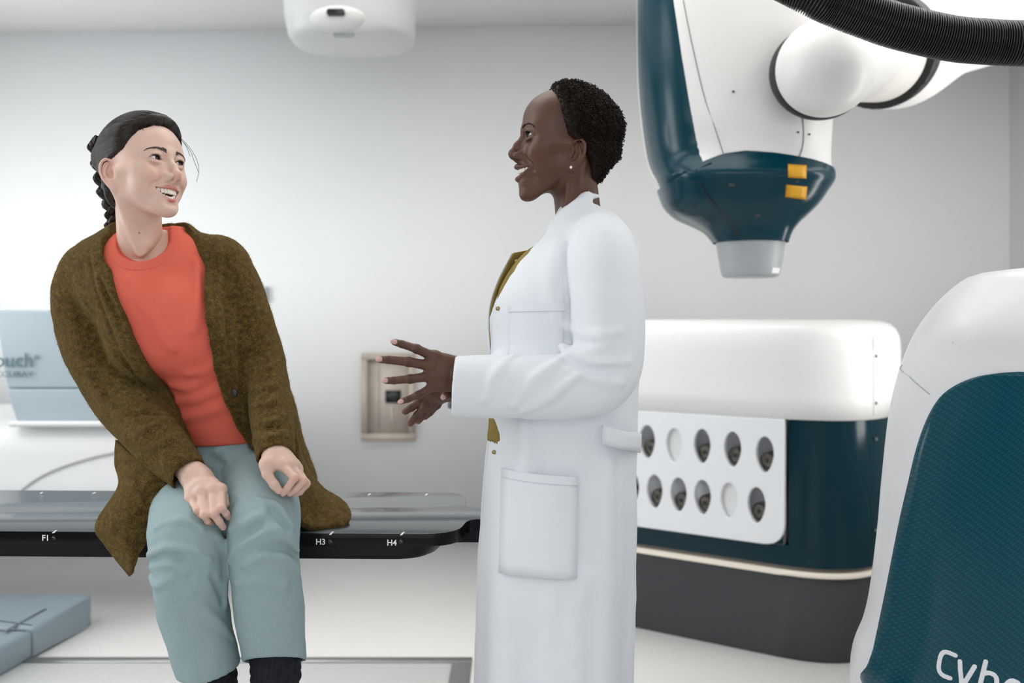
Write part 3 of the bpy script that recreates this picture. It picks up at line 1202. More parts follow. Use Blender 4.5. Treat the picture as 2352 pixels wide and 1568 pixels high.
def make_couch():
    top = mat('black_carbon_top', (0.024, 0.033, 0.040), 0.24, spec=1.0, coat=0.2)
    edge = mat('black_gloss_edge', (0.003, 0.003, 0.004), 0.2, spec=0.2)
    under = mat('black_matte_under', (0.007, 0.007, 0.008), 0.5, spec=0.2)
    mark = mat('white_print', (0.85, 0.86, 0.87), 0.5)
    t = thing('treatment_couch', 'long flat black couch top with white index marks, the person sitting on it', 'couch', (-0.9, 2.35, 0.75))
    sk = lambda x, y: (x, y - (x + 0.25) * 0.030)
    zt = 0.78
    pts = [(-3.1, 2.605, 0), (-3.1, 2.10, 0), (-0.118, 2.10, .085), (-0.098, 2.262, .05), (-0.02, 2.262, .0), (-0.02, 2.393, 0), (-0.112, 2.393, .045), (-0.12, 2.605, .075)]
    pl = [sk(*p) for p in round_poly(pts, 10)]
    bm = prism(pl, zt - 0.0275, zt, 0.0015, 2)
    bmesh.ops.recalc_face_normals(bm, faces=bm.faces)
    bm.normal_update()
    for fc in bm.faces:
        fc.material_index = 0 if abs(fc.normal.z) > 0.5 else 1
    from_bm('couch_top', bm, [top, edge], t, angle=30)
    pts2 = [(-3.1, 2.603, 0), (-3.1, 2.104, 0), (-0.150, 2.104, .085), (-0.128, 2.268, .05), (-0.02, 2.268, .0), (-0.02, 2.388, 0), (-0.14, 2.388, .045), (-0.15, 2.600, .075)]
    pl2 = [sk(*p) for p in round_poly(pts2, 10)]
    bm = prism(pl2, zt - 0.056, zt - 0.0275, 0.0)
    for v in bm.verts:
        if v.co.z < zt - 0.05 and v.co.x > -0.4:
            v.co.x -= 0.030
    bmesh.ops.bevel(bm, geom=[e for e in bm.edges if all(v.co.z < zt - 0.05 for v in e.verts)], offset=0.006, segments=3, affect='EDGES')
    from_bm('couch_underside', bm, under, t, angle=30)
    fy = lambda x: sk(x, 2.10)[1]
    def front(px, py):
        d = 2.1
        for _ in range(4):
            d = fy((px - 1176) / FPX * d) - 0.0016
        return at(px, py, d)
    for body, px, py in (('F1', 96, 1241), ('H3', 725, 1250), ('H4', 888.5, 1252)):
        text_mesh('lettering', body, mark, t, facing(front(px, py), (1, -0.03, 0)), 0.0172, 0.0004, offset=0.0003)
    dark = mat('screw_black', (0.03, 0.03, 0.032), 0.3, metal=0.6)
    for px, py in ((124, 1235), (759, 1243), (921, 1243)):
        p = front(px, py)
        bm = bmesh.new()
        bmesh.ops.create_cone(bm, cap_ends=True, segments=18, radius1=0.0058, radius2=0.0050, depth=0.003, matrix=Matrix.Translation(p) @ Matrix.Rotation(math.pi / 2, 4, 'X'))
        s = from_bm('screw', bm, dark, t, angle=30)
        bm = bmesh.new()
        bmesh.ops.create_cube(bm, size=1, matrix=Matrix.Translation(p + Vector((0.0005, -0.0016, 0.001))) @ Matrix.Rotation(0.6, 4, 'Y') @ Matrix.Diagonal((0.006, 0.001, 0.0012, 1)))
        from_bm('screw_slot', bm, mat('screw_slot', (0.25, 0.25, 0.25), 0.4), s)
    d0 = lambda py: (CAMZ - zt) * FPX / (py - HOR)
    for px0, py0, px1, py1 in ((758, 1228, 765, 1221), (921, 1229, 928, 1222), (122, 1224, 130, 1218), (93, 1133.5, 98, 1130.5), (213, 1134, 219, 1131), (846, 1137, 851, 1133.5), (977, 1137.5, 982, 1134)):
        a = at(px0, py0, d0(py0)); b = at(px1, py1, d0(py1))
        w = Vector((0.0022, 0, 0))
        z = Vector((0, 0, 0.0008))
        V = [a - w, a + w, b + w, b - w, a - w + z, a + w + z, b + w + z, b - w + z]
        mesh_np('index_mark', [tuple(v) for v in V], [(0, 3, 2, 1), (4, 5, 6, 7), (0, 1, 5, 4), (1, 2, 6, 5), (2, 3, 7, 6), (3, 0, 4, 7)], mark, t, smooth=False)


def make_couch_robot():
    wm = mat('white_robot_cover', (0.74, 0.74, 0.74), 0.35)
    bm_ = mat('pale_blue_grey_cover', (0.36, 0.43, 0.47), 0.4)
    txt = mat('slate_print', (0.10, 0.16, 0.19), 0.5)
    t = thing('couch_robot', 'white couch robot with pale blue-grey housing and slate lettering behind the couch', 'robot', (-1.75, 4.3, 0))
    d = 4.0
    X = lambda px: float(at(px, 0, d).x); Z = lambda py: float(at(0, py, d).z)
    # housing: a tapered box with soft edges
    def housing(name, rows, e_bev, m, depth=0.5, y0=d):
        bm = bmesh.new()
        rings = []
        for z, xl, xr, yo in rows:
            rings.append([bm.verts.new(p) for p in ((xl, y0 + yo, z), (xr, y0 + yo, z), (xr, y0 + depth, z), (xl, y0 + depth, z))])
        for a, b in zip(rings[:-1], rings[1:]):
            for i in range(4):
                bm.faces.new((a[i], a[(i + 1) % 4], b[(i + 1) % 4], b[i]))
        bm.faces.new(rings[0][::-1]); bm.faces.new(rings[-1])
        bmesh.ops.bevel(bm, geom=list(bm.edges), offset=e_bev, segments=4, affect='EDGES', profile=0.5)
        return from_bm(name, bm, m, t, angle=35)
    housing('housing', [(Z(892), X(12), X(470), 0.008), (Z(712), X(-16), X(500), 0.0)], 0.012, bm_)
    housing('housing_skirt', [(Z(968), X(30), X(440), 0.025), (Z(893), X(11), X(470), 0.010)], 0.008, bm_)
    housing('lip', [(Z(980), X(22), X(430), -0.015), (Z(967), X(22), X(430), -0.02)], 0.01, wm)
    tx = text_mesh('lettering', 'RoboCouch', txt, t, facing((X(0) - 0.004, d - 0.0035, Z(842)), (1, 0, 0)) @ Matrix.Translation((-0.234, 0, 0)), 0.080, 0.001, offset=0.0002)
    dx = X(75.5) - max(v.co.x for v in tx.data.vertices)
    for v in tx.data.vertices:
        v.co.x += dx
    text_mesh('lettering', '®', txt, t, facing((X(79.5), d - 0.0035, Z(825)), (1, 0, 0)), 0.026, 0.001)
    m2 = text_mesh('lettering', 'ACCURAY', txt, t, facing((X(78), d - 0.003, Z(865)), (1, 0, 0)), 0.032, 0.001, align='RIGHT')
    for v in m2.data.vertices:
        v.co.x = X(78) + (v.co.x - X(78)) * 1.22
    # rounded lower body on its column, and the curved seam of its arm cover
    M = Model()
    M.add(rbox((X(-40), d + 0.50, 0.63), (0.95, 0.48, 0.19), 0.12))
    M.add(cap((X(-640), d + 0.62, 0.2), (X(-640), d + 0.62, 0.6), 0.26), 0.10)
    M.cut(plane((0, 0, 0.002), (0, 0, -1)))
    v, q = M.mesh(A(X(-40) - 1.4, d - .1, -.02), A(X(-40) + 1.05, d + 1.1, 0.88), 0.02)
    mesh_np('lower_body', v, q, wm, t)
    arc = spline(np.array([at(50, 1124, 4.018), at(90, 1096, 4.016), at(140, 1073, 4.016), at(200, 1054, 4.016), at(260, 1040, 4.016), at(330, 1030, 4.018)]), 6)
    v, q = tubes_mesh([arc], [np.full(len(arc), 0.005)], 6)
    mesh_np('arm_cover_seam', v, q, mat('grey_seam_line', (0.42, 0.42, 0.42), 0.6), t)
    # base plate on the floor
    gm = mat('blue_grey_base', (0.215, 0.275, 0.315), 0.4)
    b = thing('base_plate', 'blue-grey rounded base plate with a seam on the pale floor', 'base plate', (-2.2, 3.7, 0))
    def plate(name, pts, h):
        bm = prism(round_poly(pts, 10), 0.0, h, 0.02, 4)
        return from_bm(name, bm, gm, b, angle=40)
    plate('rear_plate', [(-2.9, 3.613, .01), (-1.735, 3.613, .012), (-1.690, 4.0, .05), (-1.72, 4.06, .06), (-2.9, 4.06, .01)], 0.118)
    plate('front_plate', [(-2.9, 3.1, .05), (-1.80, 3.1, .06), (-1.737, 3.605, .012), (-2.9, 3.605, .01)], 0.110)
    zt = 0.1185
    dd = lambda py: (CAMZ - zt) * FPX / (py - HOR)
    a, c = at(12, 1450, dd(1450)), at(104, 1399, dd(1399))
    n = (c - a).cross(Vector((0, 0, 1))).normalized() * 0.006
    V = [a - n, a + n, c + n, c - n]
    V = [tuple(p) for p in V] + [tuple(p + Vector((0, 0, 0.002))) for p in V]
    mesh_np('groove', V, [(0, 3, 2, 1), (4, 5, 6, 7), (0, 1, 5, 4), (1, 2, 6, 5), (2, 3, 7, 6), (3, 0, 4, 7)], mat('dark_seam', (0.09, 0.12, 0.14), 0.6), b, smooth=False)


def make_ceiling_camera():
    wm = mat('off_white_housing', (0.56, 0.57, 0.57), 0.4)
    wm2 = mat('off_white_front', (0.60, 0.60, 0.59), 0.4)
    t = thing('ceiling_camera', 'off-white oval tracking camera housing hanging from the ceiling', 'camera', at(786, 0, 4.2))
    d = 4.0
    X = lambda px: float(at(px, 0, d).x); Z = lambda py: float(at(0, py, d).z)
    rows = [(Z(76), X(700), X(860), .10, d + .22), (Z(72), X(664), X(905), .17, d + .22), (Z(62), X(645), X(932), .21, d + .22), (Z(40), X(638), X(938), .225, d + .22), (Z(0), X(632), X(940), .23, d + .22), (Z(-120), X(628), X(944), .23, d + .22), (CEIL, X(626), X(946), .23, d + .22)]
    s = Shell(rows, 3.0)
    v, q = s.ring(CEIL + 0.003, Z(75.9), 60, 96)
    n = len(v)
    v = np.vstack([v, [[X(780), d + .22, Z(77)]]])
    cap_t = [(n - 96 + i, n, n - 96 + (i + 1) % 96) for i in range(96)]
    mesh_np('housing', v, q, wm, t, tris=cap_t)
    M = Model()
    M.add(ell((X(778), d + .03, Z(38)), (X(852) - X(778), 0.06, Z(6) - Z(38) - 0.0)))
    v, q = M.mesh(A(X(690), d - .06, Z(80)), A(X(870), d + .12, Z(-5)), 0.006)
    mesh_np('front_panel', v, q, wm2, t)
    bm = prism(round_poly([(-.036, -.013, .012), (.036, -.013, .012), (.036, .013, .012), (-.036, .013, .012)], 6), -0.01, 0.012, 0.002, 2)
    bm.transform(Matrix.Translation((X(775), d - .034, Z(35))) @ Matrix.Rotation(math.pi / 2, 4, 'X'))
    from_bm('lens_window', bm, mat('black_lens', (0.004, 0.004, 0.004), 0.12), t, angle=30)
    bm = prism(round_poly([(-.04, -.008, .006), (.04, -.008, .006), (.04, .008, .006), (-.04, .008, .006)], 4), -0.008, 0.008)
    bm.transform(Matrix.Translation((X(785), d + .045, Z(73))) @ Matrix.Rotation(math.pi / 2, 4, 'X'))
    from_bm('lower_vent', bm, mat('grey_vent', (0.30, 0.33, 0.33), 0.5), t, angle=30)


def make_treatment_head():
    wm = vary('white_head_cover', (0.70, 0.69, 0.68), (0.73, 0.72, 0.71), 3, 0.35)
    teal = mat('teal_gloss', (0.0006, 0.034, 0.052), 0.2, spec=0.28)
    t = thing('treatment_robot', 'white robot arm carrying a treatment head with teal nose and yellow warning labels', 'robot', at(1720, 380, 3.0))
    d = 3.0
    X = lambda px: float(at(px, 0, d).x); Z = lambda py: float(at(0, py, d).z)
    c = d + 0.16
    edge = [(-330, 1500, 1962, .27), (-150, 1490, 1958, .27), (0, 1487, 1955, .27), (150, 1490, 1950, .265), (260, 1500, 1946, .26), (350, 1515, 1942, .25), (400, 1531, 1936, .24), (430, 1541, 1920, .225), (460, 1553, 1900, .20), (485, 1578, 1876, .17),
            (500, 1608, 1860, .145), (515, 1638, 1848, .125), (530, 1657, 1840, .112), (548, 1671, 1834, .105)]
    s = Shell([(Z(py), X(a), X(b), h, c + 0.05 * (py < 400) - 0.0) for py, a, b, h in edge], 2.7)
    ut = np.array([-1, -.8, -.6, -.35, -.1, .2, .6, 1.0]); pyt = np.array([418, 402, 378, 359, 352, 357, 369, 386.0])
    seam = lambda u: np.array([Z(p) for p in np.interp(u, ut, pyt)])
    v, q = s.ring(Z(-330), lambda u: seam(u) + 0.0025, 46, 120)
    mesh_np('body_cover', v, q, wm, t)
    v, q = s.ring(lambda u: seam(u), Z(548), 46, 120, lift=0.007)
    mesh_np('nose_cover', v, q, teal, t)
    # teal side band, on the left edge of the body
    zs = np.linspace(Z(-320), Z(428), 44)
    inner = np.interp(zs, [Z(428), Z(388), Z(250), Z(130), Z(0), Z(-320)], [X(1627), X(1619), X(1590), X(1570), X(1551), X(1540)])
    V = []
    for z, xi in zip(zs, inner):
        ui = float(s.u_of(xi, z))
        z2 = min(z, 99)
        us = -1 + (ui + 1) * np.linspace(0, 1, 10) ** 1.6
        fr = s.pt(us, np.full(10, z), True, 0.004)
        bk = s.pt(us[:0:-1][:6], np.full(6, z), False, 0.004)
        fr[-1] = s.pt(us[-1:], np.array([z]), True, -0.003)[0]
        V.append(np.vstack([bk, fr]))
    n = V[0].shape[0]
    V = np.vstack(V)
    # its lower rim follows the seam of the nose
    low = np.array([Z(p) - 0.006 for p in np.interp(V[:, 0], [X(1525), X(1540), X(1619), X(1700)], [422, 416, 377, 353])])
    V[:, 2] = np.maximum(V[:, 2], low)
    I = np.arange(len(V)).reshape(-1, n)
    Q = np.stack([I[:-1, :-1], I[:-1, 1:], I[1:, 1:], I[1:, :-1]], -1).reshape(-1, 4)
    mesh_np('side_band', V, Q, teal, t)
    # collimator barrel
    gm = mat('grey_barrel', (0.36, 0.385, 0.40), 0.4)
    cx = X(1753)
    prof = [(548, 83), (560, 80.5), (600, 74), (622, 70), (630, 66), (632, 60)]
    rows, na = [], 64
    for py, rpx in prof:
        r = rpx / FPX * d
        rows.append([(cx + (py - 548) * -0.00 + r * math.cos(a), c + r * math.sin(a), Z(py)) for a in np.linspace(0, 2 * math.pi, na, endpoint=False)])
    V = np.array(rows, F32).reshape(-1, 3)
    i = np.arange(len(prof) - 1)[:, None] * na; j = np.arange(na)[None]; k = (j + 1) % na
    Q = np.stack([i + j, i + na + j, i + na + k, i + k], -1).reshape(-1, 4)
    n = len(V); V = np.vstack([V, [[cx, c, Z(632)]]])
    mesh_np('collimator_barrel', V, Q, gm, t, tris=[(n - na + i, n, n - na + (i + 1) % na) for i in range(na)])
    def on(px, py, lift=0.004):
        z = Z(py)
        for _ in range(6):
            u = s.u_of(X(px), z)
            p = s.pt(np.array([u]), np.array([z]), True, lift)[0]
            # follow the sight line through the pixel
            z = CAMZ - (py - HOR) / FPX * float(p[1])
            xx = (px - 1176) / FPX * float(p[1])
            p[0] = xx
            u = s.u_of(xx, z)
        return s.pt(np.array([u]), np.array([z]), True, lift)[0]
    def plate(name, corners, m, lift=0.009):
        g = [[on(*(np.array(corners[0]) * (1 - a) * (1 - b) + np.array(corners[1]) * a * (1 - b) + np.array(corners[2]) * a * b + np.array(corners[3]) * (1 - a) * b), lift) for a in np.linspace(0, 1, 5)] for b in np.linspace(0, 1, 5)]
        V, Q = grid_sheet(g, 1, 1, 0.0015)
        return mesh_np(name, V, Q, m, t)
    yel = vary('yellow_label', (0.72, 0.37, 0.006), (0.62, 0.30, 0.004), 900, 0.45, stretch=(0.4, 1, 3))
    ora = mat('dark_yellow_border', (0.45, 0.21, 0.01), 0.5)
    for cs in ([(1807, 377), (1848, 380), (1847, 411), (1807, 408)], [(1803, 424), (1849, 429), (1846, 459), (1800, 453)]):
        plate('warning_label', cs, ora, 0.0090)
        cc = np.array(cs, float); mid = cc.mean(0); cc = mid + (cc - mid) * 0.90
        lb = plate('label_face', [tuple(x) for x in cc], yel, 0.0102)
    plate('white_label', [(1791, 611), (1819, 612), (1817, 624), (1789, 623)], mat('white_label', (0.75, 0.76, 0.76), 0.5), 0.0) if False else None
    # small plate on the barrel
    a0 = math.radians(-62)
    V = []
    for zz in (611, 624):
        rr = np.interp(zz, [p[0] for p in prof], [p[1] for p in prof]) / FPX * d + 0.001
        for a in np.linspace(math.radians(-59), math.radians(-33), 6):
            V.append((cx + rr * math.cos(a), c + rr * math.sin(a), Z(zz)))
    mesh_np('barrel_label', V, [(i, i + 6, i + 7, i + 1) for i in range(5)], mat('white_label', (0.78, 0.79, 0.79), 0.5), t)
    dark = mat('dark_screw', (0.02, 0.025, 0.03), 0.4)
    for px, py, r in ((1685, 210, .0045), (1832, 304, .004), (1857, 309, .004), (1683, 424, .009), (1738, 494, .009), (1826, 417, .006)):
        p = on(px, py, 0.003 if py < 340 else 0.0085)
        bm = bmesh.new()
        bmesh.ops.create_uvsphere(bm, u_segments=12, v_segments=6, radius=r, matrix=Matrix.Translation(Vector(p)) @ Matrix.Diagonal((1, 0.3, 0.8, 1)))
        from_bm('screw', bm, dark, t)
    line = mat('dark_joint', (0.10, 0.10, 0.10), 0.7)  # dark seams between the cover parts
    def seam_line(name, pts, r=0.0012, m=line, lift=0.001):
        p = spline(np.array([on(*q, lift) for q in pts]), 6)
        v, q = tubes_mesh([p], [np.full(len(p), r)], 4)
        mesh_np(name, v, q, m, t)
    seam_line('seam', [(1570, 0), (1590, 100), (1618, 220), (1645, 300), (1664, 358)])
    seam_line('seam', [(1843, 272), (1845, 310), (1842, 340), (1833, 366)], 0.0014)
    seam_line('seam', [(1604, 388), (1612, 420), (1630, 450), (1655, 480), (1680, 510), (1694, 542)], 0.0028, mat('dark_teal_gap', (0.001, 0.006, 0.010), 0.5), 0.0075)
    # wrist joint: socket with its dark gap, and the ball that carries the head
    blk = mat('black_gap', (0.008, 0.008, 0.008), 0.5)
    M = Model()
    M.add(ell(at(1882, 168, 2.86), (0.143, 0.10, 0.135)))
    v, q = M.mesh(*bounds(at(1882, 168, 2.86), pad=0.2), 0.006); mesh_np('joint_gap', v, q, blk, t)
    M = Model()
    M.add(sph(np.array(at(1895, 157, 2.78), F32), 0.1345))
    M.add(cap(np.array(at(1905, 150, 2.82), F32), np.array(at(1985, 118, 3.02), F32), 0.130, 0.126), 0.02)
    v, q = M.mesh(*bounds(at(1880, 165, 2.78), at(1990, 120, 3.0), pad=0.2), 0.006); mesh_np('wrist', v, q, wm, t)
    # second joint
    M = Model()
    b1 = np.array(at(1990, 150, 3.10), F32); b2 = np.array(at(2050, 120, 3.28), F32)
    n = b2 - b1; n /= np.linalg.norm(n)
    M.add(cap(np.array(at(1975, 120, 3.06), F32), np.array(at(2020, 115, 3.2), F32), 0.150, 0.165))
    lo, hi = bounds(b1, b2, pad=0.3)
    v, q = M.mesh(lo, hi, 0.008); mesh_np('elbow_joint', v, q, vary('cream_cover', (0.66, 0.64, 0.61), (0.70, 0.68, 0.65), 4, 0.4), t)
    M = Model()
    M.add(cap(np.array(at(2008, 118, 3.16), F32), np.array(at(2022, 114, 3.2), F32), 0.186, 0.186)); M.cut(plane(at(2008, 118, 3.17), -n)); M.cut(plane(at(2026, 112, 3.24), n))
    v, q = M.mesh(lo, hi, 0.008); mesh_np('joint_gap', v, q, blk, t)
    M = Model()
    M.add(cap(np.array(at(2040, 88, 3.26), F32), np.array(at(2420, -60, 3.55), F32), 0.18, 0.25))
    M.add(sph(np.array(at(2052, 92, 3.34), F32), 0.228), 0.06)
    v, q = M.mesh(A(0.8, 2.9, 1.6), A(2.2, 3.95, 2.62), 0.014); mesh_np('forearm', v, q, wm, t)
    for px, py in ((2024, 160), (2032, 168), (2018, 178)):
        bm = bmesh.new(); p = at(px, py, 3.045)
        bmesh.ops.create_uvsphere(bm, u_segments=10, v_segments=6, radius=0.006, matrix=Matrix.Translation(p))
        from_bm('bolt', bm, dark, t)


def make_hose():
    m = mat('black_corrugated_plastic', (0.010, 0.011, 0.013), 0.28, spec=0.6)
    d = 2.25
    cl = spline([PR(1560, -180, d + .12, 0), PR(1720, -92, d + .05, 0), PR(1850, -24, d, 0), PR(1922, 10, d, 0), PR(1990, 36, d, 0), PR(2060, 60, d, 0), PR(2182, 88, d, 0), PR(2280, 97, d, 0), PR(2360, 100, d, 0), PR(2480, 98, d + .02, 0), PR(2620, 84, d + .08, 0), PR(2860, 40, d + .3, 0), PR(3000, -120, d + .45, 0), PR(3020, -330, d + .5, 0)], 60)[:, :3]
    seg = np.linalg.norm(np.diff(cl, axis=0), axis=1)
    L = np.concatenate([[0], np.cumsum(seg)])
    s = np.arange(0, L[-1], 0.00088)
    p = np.stack([np.interp(s, L, cl[:, j]) for j in range(3)], 1)
    ph = (s / 0.0056) % 1.0
    r = 0.0468 + 0.0038 * np.clip(np.sin(ph * 2 * math.pi) * 1.6, -1, 1)
    v, q = tubes_mesh([p], [r], 40)
    h = mesh_np('corrugated_hose', v, q, m)
    tag(h, 'black corrugated hose sagging across in front of the white robot arm', 'hose')


def make_cabinet():
    wm = mat('white_cabinet_lid', (0.74, 0.74, 0.735), 0.35)
    pm = mat('white_rack_panel', (0.72, 0.735, 0.76), 0.4)
    teal = mat('dark_teal_gloss', (0.0006, 0.020, 0.031), 0.16, spec=0.25)
    grey = mat('charcoal_base', (0.032, 0.036, 0.041), 0.55)
    light = mat('cream_strip', (0.80, 0.74, 0.64), 0.4)
    C = np.array([1.213, 3.439]); f = np.array([-0.81, 0.588]); f /= np.linalg.norm(f); r = np.array([-f[1] * -1, -f[0]])
    Lf, Lr = 1.35, 0.72
    t = thing('collimator_cabinet', 'round-cornered cabinet with white lid, teal band and charcoal base behind the doctor', 'cabinet', (*(C + f * .55 + r * .5), 0))
    def plan(inset, rad):
        q = [C + f * inset + r * inset, C + f * inset + r * (Lr - inset), C + f * (Lf - inset) + r * (Lr - inset), C + f * (Lf - inset) + r * inset]
        return round_poly([(*p, rad) for p in q], 16)
    from_bm('base', prism(plan(0.02, 0.29), 0.0, 0.305, 0.006, 2), grey, t, angle=40)
    from_bm('light_strip', prism(plan(0.004, 0.30), 0.305, 0.325, 0.005, 2), light, t, angle=40)
    from_bm('strip_gap', prism(plan(0.02, 0.29), 0.325, 0.340, 0.0), mat('taupe_gap', (0.20, 0.17, 0.14), 0.5), t, angle=40)
    # lid with a generous rounded top edge
    V = []
    prof = [(0.0, 0.872), (0.0, 0.95), (0.0, 1.05), (0.0, 1.12), (0.004, 1.165), (0.016, 1.195), (0.035, 1.215), (0.07, 1.228), (0.14, 1.232)]
    na = None
    for ins, z in prof:
        p = plan(ins, 0.30 - ins * 0.6)
        na = len(p)
        V += [(x, y, z) for x, y in p]
    i = np.arange(len(prof) - 1)[:, None] * na; j = np.arange(na)[None]; k = (j + 1) % na
    Q = np.stack([i + j, i + k, i + na + k, i + na + j], -1).reshape(-1, 4)
    n = len(V); cen = C + f * Lf / 2 + r * Lr / 2
    V.append((*cen, 1.233)); V.append((*cen, 0.872))
    tr = [(n - na + a, n - na + (a + 1) % na, n) for a in range(na)] + [((a + 1) % na, a, n + 1) for a in range(na)]
    mesh_np('lid', V, Q, wm, t, tris=tr)
    # teal band, left open where the rack panel sits
    u0, u1 = 0.285, 1.35 - 0.30
    zb, zt = 0.415, 0.870
    pl = plan(0.006, 0.30)
    pts = [np.array(p) for p in pl]
    dense = []
    for a, b in zip(pts, pts[1:] + pts[:1]):
        m = max(1, int(np.linalg.norm(b - a) / 0.04))
        for s in range(m): dense.append(a + (b - a) * s / m)
    na = len(dense)
    zz = [0.340, zb, zt]
    V = [(x, y, z) for z in zz for x, y in dense]
    Q = []
    for row in range(2):
        for a in range(na):
            b = (a + 1) % na
            mid = (dense[a] + dense[b]) / 2 - C
            onface = mid @ r < 0.012
            uu = mid @ f
            if row == 1 and onface and u0 < uu < u1: continue
            Q.append((row * na + a, row * na + b, (row + 1) * na + b, (row + 1) * na + a))
    mesh_np('teal_band', V, Q, teal, t)
    # rack panel: plate with leaf-shaped slots, and a recess behind
    Fm = Matrix(((f[0] * -1, 0, r[0] * -1, 0), (f[1] * -1, 0, r[1] * -1, 0), (0, 1, 0, 0), (0, 0, 0, 1)))     # x: along the face towards the corner, y: up, z: outwards
    org = C + f * u1
    Fm.translation = (org[0] + r[0] * 0.005, org[1] + r[1] * 0.005, 0)
    W = u1 - u0
    def face_xy(px, py):
        """Where the sight line through a pixel meets the cabinet face: distance along the face, height."""
        dx = (px - 1176) / FPX
        # C + f*u has x = dx*y
        u = (dx * C[1] - C[0]) / (f[0] - dx * f[1])
        y = C[1] + f[1] * u
        return u1 - u, CAMZ - (py - HOR) / FPX * y
    slots = [(1488, 1012, 1), (1550, 1020, 0), (1614, 1022, 1), (1684, 1029, 1), (1758, 1041, 1), (1452, 1118, 1), (1505, 1126, 1), (1560, 1133, 1), (1615, 1139, 1), (1676, 1146, 0), (1739, 1157, 1)]
    sl = [(*face_xy(px, py), full) for px, py, full in slots]
    extra = []
    pitch = sl[2][0] - sl[0][0]
    for k in range(1, 5):
        extra.append((sl[0][0] - 0.135 * k, sl[0][1], 1))
    for k in range(1, 4):
        extra.append((sl[5][0] - 0.125 * k, sl[5][1], 1))
    allsl = [s for s in sl + extra if s[0] > 0.06]
    cu = bpy.data.curves.new('rack_panel', 'CURVE')
    cu.dimensions = '2D'; cu.fill_mode = 'BOTH'; cu.extrude = 0.009; cu.bevel_depth = 0.003; cu.bevel_resolution = 2; cu.offset = -0.003
    def add_loop(pts):
        sp = cu.splines.new('POLY'); sp.points.add(len(pts) - 1); sp.use_cyclic_u = True
        for p, q in zip(sp.points, pts): p.co = (q[0], q[1], 0, 1)
    add_loop(round_poly([(-.006, zb - .004, .085), (W + .006, zb - .004, .085), (W + .006, zt + .001, .004), (-.006, zt + .001, .004)], 12))
    def leaf(cx, cy, w, h):
        out = []
        for a in np.linspace(0, 2 * math.pi, 28, endpoint=False):
            x, y = math.cos(a), math.sin(a)
            k = 1.0 if y > 0 else 1 - 0.22 * (-y) ** 1.5
            out.append((cx + w * x * k, cy + h * y * (1.0 if y > 0 else 1.12)))
        return out
    for cx, cy, full in allsl:
        add_loop(leaf(cx, cy, 0.034, 0.062))
    o = bpy.data.objects.new('rack_panel', cu); COL.objects.link(o)
    dg = bpy.context.evaluated_depsgraph_get()
    me = bpy.data.meshes.new_from_object(o.evaluated_get(dg))
    bpy.data.objects.remove(o); bpy.data.curves.remove(cu)
    me.transform(Fm); me.materials.clear(); me.materials.append(pm)
    o = bpy.data.objects.new('rack_panel', me); link(o); fix_parent(o, t)
    # recess behind the panel
    q = lambda x, z, dep: tuple(Fm @ Vector((x, z, -dep)))
    V = [q(x, z, dp) for x, z, dp in ((0, zb, 0), (W, zb, 0), (W, zt, 0), (0, zt, 0), (0, zb, .060), (W, zb, .060), (W, zt, .060), (0, zt, .060))]
    mesh_np('recess', V, [(4, 5, 6, 7), (0, 1, 5, 4), (1, 2, 6, 5), (2, 3, 7, 6), (3, 0, 4, 7)], pm, t, smooth=False)
    # teal corners left by the rounding of the panel
    for cx_, sg in ((0.0, 1), (W, -1)):
        arc = [((1 - k_) ** 2 * (cx_ + sg * .088) + 2 * k_ * (1 - k_) * cx_ + k_ * k_ * cx_, (1 - k_) ** 2 * zb + 2 * k_ * (1 - k_) * zb + k_ * k_ * (zb + .088)) for k_ in np.linspace(0, 1, 9)]
        vv = [q(cx_, zb, 0.004)] + [q(x_, z_, 0.004) for x_, z_ in arc]
        tri = [(0, k_, k_ + 1) if sg > 0 else (0, k_ + 1, k_) for k_ in range(1, 9)]
        mesh_np('corner_filler', vv, np.zeros((0, 4)), teal, t, smooth=False, tris=tri)
    steel = vary('dark_steel', (0.075, 0.066, 0.058), (0.15, 0.135, 0.12), 60, 0.35, metal=0.7)
    bore = mat('black_bore', (0.006, 0.006, 0.006), 0.5)
    blank = mat('white_plug', (0.66, 0.67, 0.68), 0.5)
    names = {0: ('upper', 'beside the coat'), 2: ('upper', 'just after the blank slot'), 3: ('upper', 'second from the corner'), 4: ('upper', 'nearest the teal corner'),
             5: ('lower', 'half hidden by the coat'), 6: ('lower', 'first clear of the coat'), 7: ('lower', 'second clear of the coat'), 8: ('lower', 'just before the blank slot'), 10: ('lower', 'nearest the teal corner')}
    for n_, (cx, cy, full) in enumerate(sl):
        if not full:
            bm = bmesh.new()
            vs = [bm.verts.new((x, y, -0.030)) for x, y in leaf(cx, cy, 0.0335, 0.0615)]
            fc = bm.faces.new(vs)
            e = bmesh.ops.extrude_face_region(bm, geom=[fc])
            for v in e['geom']:
                if isinstance(v, bmesh.types.BMVert): v.co.z = -0.006
            bm.transform(Fm)
            from_bm('slot_plug', bm, blank, t, smooth=False)
            continue
        base = Fm @ Vector((cx, cy - 0.060, -0.032))
        row, where = names[n_]
        c = thing('collimator', 'dark steel collimator in the %s rack row, %s' % (row, where), 'collimator', base, 'collimators in the cabinet rack')
        bm = bmesh.new()
        bmesh.ops.create_cone(bm, cap_ends=True, segments=28, radius1=0.031, radius2=0.031, depth=0.034, matrix=Matrix.Translation((cx, cy - 0.029, -0.0390)))
        bmesh.ops.create_cone(bm, cap_ends=True, segments=28, radius1=0.029, radius2=0.025, depth=0.008, matrix=Matrix.Translation((cx, cy - 0.029, -0.0178)))
        bm.transform(Fm)
        from_bm('barrel', bm, steel, c, angle=30)
        bm = bmesh.new()
        bmesh.ops.create_cone(bm, cap_ends=True, segments=20, radius1=0.008, radius2=0.008, depth=0.002, matrix=Matrix.Translation((cx, cy - 0.029, -0.0135)))
        bm.transform(Fm)
